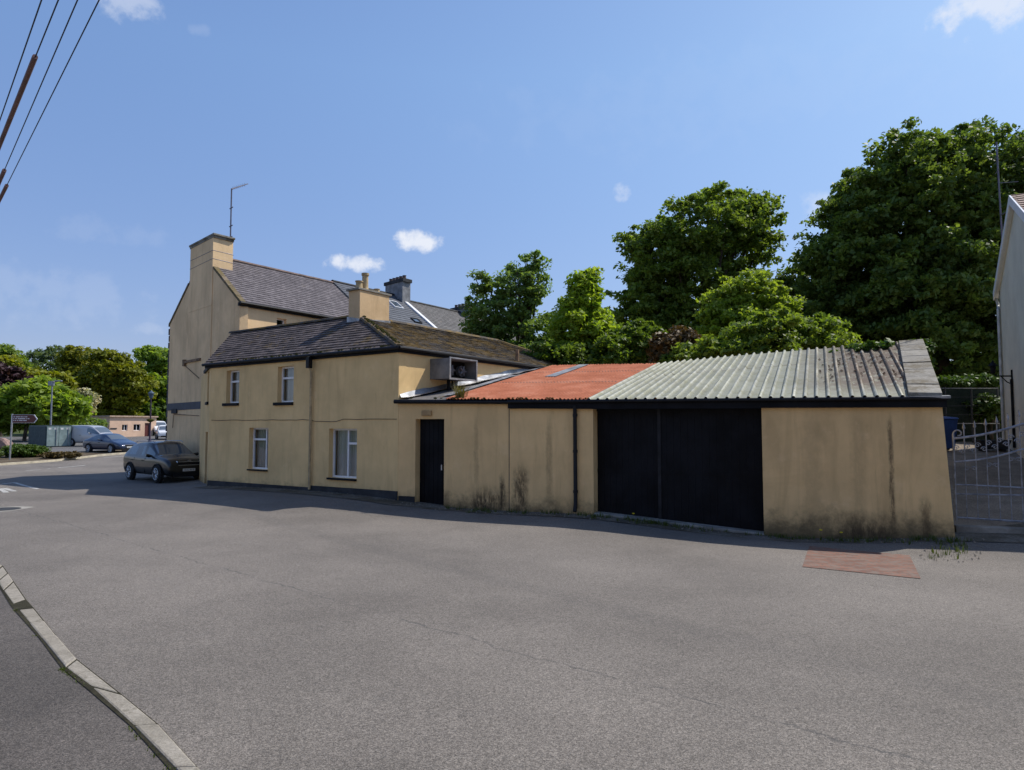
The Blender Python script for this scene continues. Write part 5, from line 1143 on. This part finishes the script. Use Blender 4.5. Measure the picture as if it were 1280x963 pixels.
def add_front(local, x, z_pl, hw, z_gr, gh, gw, fog=True, plate_txt=None, oval=None):
    mb = MB(); mb.box(x - .03, x + .012, -gw, gw, z_gr - gh, z_gr + gh); gr = local(mb, 'grille', M['dark'], bevel=.015)
    for k in range(3): mb = MB(); zz = z_gr - gh * .6 + k * gh * .6; mb.box(x + .012, x + .02, -gw * .95, gw * .95, zz - .006, zz + .006); local(mb, 'grille_slat', M['rubber'], gr)
    for zz in (z_gr + gh, z_gr - gh): mb = MB(); mb.box(x - .01, x + .024, -gw, gw, zz - .01, zz + .01); local(mb, 'trim', M['rim'], gr)
    mb = MB(); mb.box(x + .0, x + .03, -.26, .26, z_pl - .056, z_pl + .056); pl = local(mb, 'number_plate', M['plate'], bevel=.004)
    if plate_txt:
        me = text_mesh(plate_txt, .1); me.transform(Matrix.Translation((x + .032, 0, z_pl)) @ Matrix.Rotation(R(90), 4, 'Z') @ Matrix.Rotation(R(90), 4, 'X')); me.materials.clear(); me.materials.append(M['dark']); o = bpy.data.objects.new('characters', me); col.objects.link(o); o.parent = pl
    mb = MB(); mb.box(x - .06, x - .005, -.62, .62, z_pl - .28, z_pl - .1); local(mb, 'lower_grille', M['dark'], bevel=.02)
    if fog:
        for sy in (-1, 1): mb = MB(); mb.box(x - .16, x - .045, sy * (hw * .72) - .13, sy * (hw * .72) + .13, z_pl - .06, z_pl + .03); local(mb, 'fog_light', M['lampglass'], bevel=.02)
    if oval:
        mb = MB(); mb.tube([(x + .035, .07 * math.cos(a * .524), z_gr + gh * 1.5 + .035 * math.sin(a * .524)) for a in range(13)], .006, 5); em = local(mb, 'emblem', M['rim'])
        me = text_mesh(oval, .045); me.transform(Matrix.Translation((x + .035, 0, z_gr + gh * 1.5)) @ Matrix.Rotation(R(90), 4, 'Z') @ Matrix.Rotation(R(90), 4, 'X')); me.materials.clear(); me.materials.append(M['rim']); o = bpy.data.objects.new('characters', me); col.objects.link(o); o.parent = em

suv = [(-2.18, .5, .80, .92, .74, .66, 0, 0), (-2.15, .36, 1.0, 1.16, .88, .76, 0, 0), (-2.06, .28, 1.05, 1.26, .905, .70, 0, 2), (-1.8, .26, 1.05, 1.5, .92, .63, 0, 0), (-1.6, .26, 1.05, 1.57, .92, .62, 1, 0), (-1.1, .25, 1.03, 1.63, .925, .63, 1, 0), (-1.0, .25, 1.03, 1.64, .925, .63, 0, 0), (-.2, .25, 1.0, 1.67, .925, .66, 1, 0), (-.1, .25, 1.0, 1.67, .925, .66, 0, 0), (.15, .25, .99, 1.64, .925, .65, 1, 0), (.3, .25, .99, 1.6, .925, .65, 1, 1), (.95, .25, 1.0, 1.2, .92, .72, 0, 1), (1.07, .26, .99, 1.1, .91, .78, 0, 0), (1.75, .27, .95, 1.04, .9, .76, 0, 0), (2.08, .30, .86, .96, .87, .72, 0, 0), (2.19, .34, .7, .82, .82, .68, 0, 0), (2.22, .42, .55, .66, .74, .62, 0, 0)]
fw = U(-13.2, 26.0); rw = U(-14.9, 27.4); hd = Vector((1.7, -1.4, 0)).normalized(); cpos = (fw + rw) / 2 + Vector((-hd.y, hd.x, 0)) * .88; cpos.z = g(cpos.x, cpos.y)
for z_, txt in ((0, ''),): pass
root, loc_ = car('parked_car', 'black compact sport utility car parked tight beside the gable of the tall house', 'car', cpos, math.atan2(hd.y, hd.x), suv, M['car_black'], 2.64, .35, .915, (2.19, .46, .82, .86, .08), (-2.14, .5, .84, 1.0, .12), windows=[(-.9, .35, .98), (.15, .35, .98)])
add_front(loc_, 2.2, .52, .9, .79, .07, .44, True, '10-G-4618', 'KIA')
for sy in (-1, 1): mb = MB(); mb.tube([(-1.5, sy * .6, 1.62), (-1.4, sy * .6, 1.67), (.2, sy * .6, 1.69), (.35, sy * .6, 1.63)], .015, 6); loc_(mb, 'roof_rail', M['rim'])
sedan = [(-2.3, .45, .62, .70, .66, .55, 0, 0), (-2.26, .33, .86, .93, .82, .66, 0, 0), (-2.05, .27, .95, 1.03, .86, .68, 0, 0), (-1.75, .25, .95, 1.06, .88, .66, 0, 1), (-1.0, .24, .93, 1.38, .89, .58, 1, 0), (-.3, .24, .91, 1.45, .89, .58, 1, 0), (-.2, .24, .91, 1.45, .89, .58, 0, 0), (.3, .24, .90, 1.42, .89, .58, 1, 1), (1.05, .24, .88, .98, .88, .66, 0, 0), (1.6, .26, .8, .87, .86, .66, 0, 0), (2.05, .28, .68, .76, .8, .6, 0, 0), (2.25, .32, .55, .63, .72, .5, 0, 0), (2.28, .38, .48, .53, .64, .45, 0, 0)]
bc = G(138, 560.5); cp2 = W(139, 560, 46.5); cp2.z = g(cp2.x, cp2.y)
root, loc_ = car('parked_car', 'dark blue saloon car with front lights toward the road at the far junction', 'car', cp2, R(-28), sedan, M['car_blue'], 2.7, .33, .88, (2.2, .42, .74, .64, .06), (-2.26, .5, .8, .85, .07), windows=[(-.95, .3, .9), (.1, .3, .9)])
add_front(loc_, 2.27, .46, .85, .58, .05, .38, False, '08 G 1904')
van = [(-2.3, .4, 1.1, 1.75, .84, .7, 0, 0), (-2.28, .3, 1.15, 1.86, .9, .76, 0, 0), (-1.4, .28, 1.15, 1.9, .92, .78, 0, 0), (-.2, .28, 1.12, 1.9, .92, .78, 0, 0), (.1, .28, 1.1, 1.88, .92, .77, 1, 0), (.75, .28, 1.06, 1.8, .92, .74, 1, 1), (1.45, .28, 1.02, 1.14, .9, .74, 0, 0), (1.95, .3, .9, .98, .86, .66, 0, 0), (2.2, .36, .6, .72, .76, .56, 0, 0)]
vpz = W(116, 550, 57.); vpz.z = g(vpz.x, vpz.y)
root, loc_ = car('parked_van', 'silver panel van parked behind the dark blue saloon', 'van', vpz, R(-12), van, M['car_silver'], 2.9, .33, .9, (2.12, .45, .76, .72, .09), (-2.28, .6, .86, 1.1, .15), windows=[(-.3, .35, 1.1)])
add_front(loc_, 2.16, .48, .88, .66, .06, .36, False)
vb2 = W(197, 545, 84); vb2.z = g(vb2.x, vb2.y)
root, loc_ = car('parked_van', 'white van far off between the lantern post and the tall house', 'van', vb2, R(-50), van, M['car_white'], 2.9, .33, .9, (2.12, .45, .76, .72, .09), (-2.28, .6, .86, 1.1, .15), windows=False)
vb3 = W(206, 549, 74); vb3.z = g(vb3.x, vb3.y)
root, loc_ = car('parked_car', 'white hatchback half hidden by the corner of the tall house', 'car', vb3, R(-60), suv, M['car_white'], 2.64, .34, .9, (2.17, .46, .80, .80, .085), (-2.14, .5, .84, .98, .1), windows=False)

# ---- things on the far left
def box_thing(): pass
cA = W(57, 555, 55); cB = cA + Vector((.6, .8, 0)) * 2.05; cz = g(cA.x, cA.y); fK = Fr(cA, cB); cont = thing('container', cA, 'dark green steel storage container with pale end doors beside the silver van', 'container')
sd_ = Vector((-.93, .36, 0)); ch_ = 2.05; 
back_l = W(36, 552, 60); dv = back_l - cA; dv.z = 0
mb = MB(); P_ = [cA, cB, cB + dv, cA + dv]; mb.hexa([(v.x, v.y, cz - .1) for v in P_] + [(v.x, v.y, cz + ch_ - .1) for v in P_]); cb_ = mb.build('body', plain('green_steel', (.045, .075, .08), .6, var=.3), cont)
fL = Fr(cA + dv, cA)
mb = MB()
for k in range(18): a = fL.L * k / 18; fL.box(mb, a + .03, a + fL.L / 36 + .05, cz + .1, cz + ch_ - .25, .001, .05)
mb.build('side_ribs', plain('green_steel_ribs', (.05, .085, .09), .6, var=.3), cont)
for k in range(2):
    mb = MB(); a = .06 + k * (fK.L - .12) / 2; b = a + (fK.L - .12) / 2 - .03; fK.box(mb, a, b, cz + .1, cz + ch_ - .22, .001, .05); dd = mb.build('door', plain('pale_green_steel%d' % k, (.22, .29, .28), .6, var=.2), cont)
    mb = MB(); mb.tube([fK.pt(b - .2, .08, cz + .15), fK.pt(b - .2, .08, cz + ch_ - .3)], .025, 6); mb.build('locking_bar', M['metal'], dd)
    for j in range(2): mb = MB(); fK.box(mb, a + .1 + j * (b - a) / 2, a + .32 + j * (b - a) / 2, cz + ch_ - .5, cz + ch_ - .34, .051, .06); mb.build('notice', M['plate'], dd)
# pink building
pA = W(136.5, 545, 78); pB = pA + Vector((.5, .866, 0)) * 6.2; pz = g(pA.x, pA.y); fk = Fr(pA, pB); pk = thing('flat_roofed_building', pA, 'low pink flat roofed building with two small windows and dark door', 'building')
zt_ = fk.z(160, 521.5); zp0 = min(pz, fk.z(160, 547)) - .3
o1_ = rect(fk, 152.5, 159.5, 531, 538.5); o2_ = rect(fk, 167, 175.5, 530.5, 538.5); o3_ = (fk.u(181), fk.u(187.5), zp0, fk.z(184, 529)); mb = MB(); fk.wall(mb, zp0, zt_, [o1_, o2_, o3_], .25)
sdv = Vector((-8.5, 4.9, 0)); Fr(pA + sdv, pA).wall(mb, zp0, zt_ - .01); Fr(pB, pB + sdv).wall(mb, zp0, zt_); Fr(pB + sdv, pA + sdv).wall(mb, zp0, zt_); mb.build('wall', M['pinkwall'], pk)
for o_ in (o1_, o2_): window(pk, fk, *o_, recess=.12, mull=(.5,), fw=.06)
mb = MB(); fk.box(mb, o3_[0] + .004, o3_[1] - .004, zp0, o3_[3], -.2, -.14); mb.build('door', M['signbrown'], pk)
mb = MB(); P_ = [pA, pB, pB + sdv, pA + sdv]; ccc = sum(P_, Vector()) / 4; P_ = [v + (v - ccc).normalized() * .25 for v in P_]; mb.hexa([(v.x, v.y, zt_) for v in P_] + [(v.x, v.y, zt_ + .16) for v in P_]); mb.build('roof', plain('roof_edge', (.5, .36, .27), .8), pk)
mb = MB(); fk.box(mb, fk.u(138), fk.u(146), fk.z(142, 536.6), fk.z(142, 535.2), .002, .05); mb.build('name_board', M['plinth'], pk)
# tourist sign
sp_ = G(12, 577); sg = thing('direction_sign', sp_, 'brown tourist direction sign pointing right on a grey pole', 'sign'); Dn = sp_.y / K; t_ = W(14, 517.5, Dn)
mb = MB(); mb.tube([sp_ - zroof(.2), Vector((sp_.x + .05, sp_.y, t_.z))], .05, 8); mb.build('pole', M['metal'], sg, smooth=True)
l0, l1 = W(14.5, 518.5, Dn - .1), W(43, 518.5, Dn - .1); l2 = W(47, 524, Dn - .1); l3, l4 = W(43, 529, Dn - .1), W(14.5, 529, Dn - .1)
def plate(name, pts, mat, dy, t=.02, parent=sg): mb = MB(); a = [Vector(v) + Vector((0, dy, 0)) for v in pts]; b = [v + Vector((0, t, 0)) for v in a]; n = len(a); mb.add(a + b, [tuple(range(n)), tuple(range(2 * n - 1, n - 1, -1))] + [(i, i + n, (i + 1) % n + n, (i + 1) % n) for i in range(n)]); return mb.build(name, mat, parent)
plate('border', [l0, l1, l2, l3, l4], M['white'], 0); cs_ = (l0 + l1 + l3 + l4) / 4; pb_ = plate('panel', [v + (cs_ - v) * .07 for v in (l0, l1, l2, l3, l4)], M['signbrown'], -.008, .006)
mb = MB()
for row in range(3):
    x = l0.x + .14
    while x < l0.x + .95 + .2 * (row == 1):
        w_ = random.uniform(.03, .06); z = l0.z - .14 - row * .115; mb.add([(x, l0.y - .012, z - .03), (x + w_, l0.y - .012, z - .03), (x + w_, l0.y - .012, z + .03), (x, l0.y - .012, z + .03)], [(0, 1, 2, 3)]); x += w_ + random.choice([.015, .015, .06])
mb.build('lettering', M['white'], pb_)
# lamp posts
lb = W(187, 557, 60); lb.z = g(lb.x, lb.y); ls = thing('street_lamp', lb, 'dark lantern style lamp post left of the tall house corner', 'street lamp'); ht = W(187, 489, 60).z - lb.z
mb = MB(); mb.lathe(lb.x, lb.y, [(.16, lb.z - .1), (.16, lb.z + .3), (.09, lb.z + .45), (.07, lb.z + ht * .5), (.055, lb.z + ht - .75)], 10); mb.build('pole', plain('lamp_purple', (.05, .03, .05), .5), ls, smooth=True)
mb = MB(); zz = lb.z + ht - .75; mb.lathe(lb.x, lb.y, [(.05, zz), (.16, zz + .08), (.26, zz + .5), (.32, zz + .52), (.12, zz + .7), (.03, zz + .8)], 8); mb.build('lantern', plain('lantern_glass', (.06, .09, .13), .3), ls)
mb = MB(); zz = W(187, 525, 60).z; mb.lathe(lb.x, lb.y, [(.06, zz - .25), (.3, zz - .12), (.34, zz), (.3, zz + .08), (.08, zz + .1)], 12); mb.build('hanging_basket', M['moss'], ls, smooth=True)
lb = W(62.5, 553, 63); lb.z = g(lb.x, lb.y); ls = thing('street_lamp', lb, 'tall grey lamp post with short arm in front of the bright green sycamore', 'street lamp'); ht = W(62.5, 478, 63).z - lb.z
mb = MB(); mb.lathe(lb.x, lb.y, [(.1, lb.z - .1), (.09, lb.z + 1), (.06, lb.z + ht)], 8); mb.tube([(lb.x, lb.y, lb.z + ht - .05), (lb.x + .8, lb.y, lb.z + ht + .12)], .035, 6); mb.build('pole', M['gate'], ls)
mb = MB(); mb.box(lb.x + .25, lb.x + .95, lb.y - .12, lb.y + .12, lb.z + ht + .08, lb.z + ht + .2); mb.box(lb.x - .35, lb.x + .15, lb.y - .15, lb.y + .15, lb.z + ht - .35, lb.z + ht + .1); mb.build('lamp_head', M['gate'], ls, bevel=.02)
for k, (px, py) in enumerate(((4, 552),)):
    p = W(px, py, 52); p.z = g(p.x, p.y); st_ = thing('boundary_stone', p, 'rough reddish boulder behind the signpost at the left edge', 'stone'); bm = bmesh.new(); bmesh.ops.create_icosphere(bm, subdivisions=3, radius=.7)
    for v in bm.verts: v.co *= 1 + .25 * math.sin(v.co.x * 4 + 1) * math.cos(v.co.y * 5 + v.co.z * 3); v.co.z *= .8
    me = bpy.data.meshes.new('rock'); bm.to_mesh(me); bm.free(); me.materials.append(plain('reddish_rock', (.3, .2, .17), .9, var=.3)); o = bpy.data.objects.new('rock', me); col.objects.link(o); o.parent = st_; o.location = (0, 0, .35)

# ---- pale houses added behind the viewer for warm bounce light (mirrored in the windows)
for k, (x0, x1, h_, mt_) in enumerate(((-26, -6, 7.2, 'pinkwall'), (-5.99, 12, 6.6, 'curtain'), (12.01, 34, 7., 'palewall'))):
    lab = ('tall pinkish rendered house added for bounce light across the street, unseen except mirrored in the ground floor windows', 'pale middle house added for bounce light across the street behind the photographer', 'pale grey green house added for bounce light across the street facing the sheds')[k]
    th_ = thing('terrace_house', ((x0 + x1) / 2, -9, 0), lab, 'house'); fr = Fr((x1, -6.5, 0), (x0, -6.5, 0)); ops = []  # unseen house, put in to bounce warm light onto the shaded walls
    for i in range(int((x1 - x0) / 3.4)):
        u = 1.1 + i * 3.4
        if u + 1.1 < fr.L: ops += [(u, u + 1., .9, 2.3), (u, u + 1., 4.0, 5.3)]
    mb = MB(); fr.wall(mb, -.2, h_, ops, .3); Fr((x0, -6.5, 0), (x0, -14, 0)).wall(mb, -.2, h_); Fr((x1, -14, 0), (x1, -6.5, 0)).wall(mb, -.2, h_); Fr((x0, -14, 0), (x1, -14, 0)).wall(mb, -.2, h_); mb.build('wall', {'curtain': plain('cream_lime_wash', (.75, .66, .5), .9, var=.08)}.get(mt_, M[mt_]), th_)
    for o_ in ops: window(th_, fr, *o_, trans=(.65, None), sill=(.08, .08))
    mb = MB(); P_ = [(x0, -6.2), (x1, -6.2), (x1, -10.2), (x0, -10.2)]; tiled(mb, [(x1, -6.2, h_), (x0, -6.2, h_), (x0, -10.2, h_ + 2.6), (x1, -10.2, h_ + 2.6)], .6, .45); tiled(mb, [(x0, -14.3, h_), (x1, -14.3, h_), (x1, -10.2, h_ + 2.6), (x0, -10.2, h_ + 2.6)], .8, .6); mb.build('roof', M['slate_dark'], th_)

# ------------------------------------------------------------------ light, sky, camera
AZ, EL = R(63), R(52)
sun = bpy.data.lights.new('sun', 'SUN'); sun.energy = 5.0; sun.angle = R(.5); sun.color = (1, .94, .86); so = bpy.data.objects.new('sun', sun); col.objects.link(so)
sdir = Vector((math.sin(AZ) * math.cos(EL), math.cos(AZ) * math.cos(EL), math.sin(EL))); so.rotation_euler = (-sdir).to_track_quat('-Z', 'Y').to_euler(); so.location = (20, 20, 40)
world = bpy.data.worlds.new('World'); scene.world = world; world.use_nodes = True; nt = world.node_tree; bg = nt.nodes['Background']
sky = nt.nodes.new('ShaderNodeTexSky'); sky.sky_type = 'NISHITA'; sky.sun_disc = False; sky.sun_elevation = EL; sky.sun_rotation = AZ; sky.air_density = 1.0; sky.dust_density = .6; sky.ozone_density = 1.5; sky.altitude = 0
tc = nt.nodes.new('ShaderNodeTexCoord')
def wm(op, a, b=0.):
    x = nt.nodes.new('ShaderNodeMath'); x.operation = op
    for i, v in enumerate((a, b)):
        if isinstance(v, bpy.types.NodeSocket): nt.links.new(v, x.inputs[i])
        else: x.inputs[i].default_value = v
    return x.outputs[0]
def wdot(v):
    x = nt.nodes.new('ShaderNodeVectorMath'); x.operation = 'DOT_PRODUCT'; nt.links.new(tc.outputs['Generated'], x.inputs[0]); x.inputs[1].default_value = v; return x.outputs['Value']
nz = nt.nodes.new('ShaderNodeTexNoise'); nz.inputs['Scale'].default_value = 28; nz.inputs['Detail'].default_value = 9; nz.inputs['Roughness'].default_value = .6; nt.links.new(tc.outputs['Generated'], nz.inputs[0])
tot = None
for (px, py, rx, ry, k) in ((523, 303, 34, 16, 1.), (448, 329, 38, 12, .9), (776, 243, 15, 12, .5), (1026, 258, 26, 24, .38), (1235, 8, 52, 26, .75), (160, 2, 40, 22, .42), (125, 288, 60, 18, .07), (60, 370, 110, 36, .10), (180, 412, 24, 9, .16), (250, 38, 12, 8, .1), (900, 120, 300, 60, .03)):
    c = ray(px, py).normalized(); e = Vector((c.y, -c.x, 0)).normalized(); f = e.cross(c).normalized()
    d1 = wm('MULTIPLY', wdot(e), F / rx); d1 = wm('ADD', d1, -c.dot(e) * F / rx); d2 = wm('MULTIPLY', wdot(f), F / ry)
    r2 = wm('ADD', wm('MULTIPLY', d1, d1), wm('MULTIPLY', d2, d2)); r2 = wm('ADD', r2, wm('MULTIPLY', wm('LESS_THAN', wdot(c), 0.), 50.))
    mr = nt.nodes.new('ShaderNodeMapRange'); mr.interpolation_type = 'SMOOTHSTEP'; nt.links.new(wm('ADD', r2, wm('MULTIPLY', wm('SUBTRACT', nz.outputs['Fac'], .5), 4.8)), mr.inputs[0]); mr.inputs[1].default_value = -.3; mr.inputs[2].default_value = 1.; mr.inputs[3].default_value = k; mr.inputs[4].default_value = 0
    tot = mr.outputs[0] if tot is None else wm('MAXIMUM', tot, mr.outputs[0])
tint = nt.nodes.new('ShaderNodeMix'); tint.data_type = 'RGBA'; tint.blend_type = 'MULTIPLY'; tint.inputs[0].default_value = 1; sep = nt.nodes.new('ShaderNodeSeparateColor'); cmb = nt.nodes.new('ShaderNodeCombineColor'); nt.links.new(sky.outputs[0], sep.inputs[0])
for i_, (g_, k_) in enumerate(((.95, 1.05), (.95, 1.16), (.75, 1.72))): nt.links.new(wm('MULTIPLY', wm('POWER', sep.outputs[i_], g_), k_), cmb.inputs[i_])
zs_ = nt.nodes.new('ShaderNodeSeparateXYZ'); nt.links.new(tc.outputs['Generated'], zs_.inputs[0]); zr_n = nt.nodes.new('ShaderNodeMapRange'); nt.links.new(zs_.outputs[2], zr_n.inputs[0]); zr_n.inputs[1].default_value = .1; zr_n.inputs[2].default_value = .46
hz = nt.nodes.new('ShaderNodeMix'); hz.data_type = 'RGBA'; nt.links.new(zr_n.outputs[0], hz.inputs[0]); hz.inputs[6].default_value = (.70, .63, .78, 1); hz.inputs[7].default_value = (1, 1, 1, 1); nt.links.new(hz.outputs[2], tint.inputs[7])
nt.links.new(cmb.outputs[0], tint.inputs[6]); pass
mx = nt.nodes.new('ShaderNodeMix'); mx.data_type = 'RGBA'; nt.links.new(tot, mx.inputs[0]); nt.links.new(tint.outputs[2], mx.inputs[6]); mx.inputs[7].default_value = (5.6, 5.9, 6.6, 1); nt.links.new(mx.outputs[2], bg.inputs[0]); bg.inputs[1].default_value = .145
cam = bpy.data.cameras.new('camera'); co = bpy.data.objects.new('camera', cam); col.objects.link(co); co.location = CAM; co.rotation_euler = (math.pi / 2 + PITCH, 0, 0); cam.sensor_width = 36; cam.lens = F / 1280 * 36; cam.clip_start = .05; cam.clip_end = 5000; scene.camera = co
scene.view_settings.view_transform = 'Standard'; scene.view_settings.look = 'None'; scene.view_settings.exposure = 0
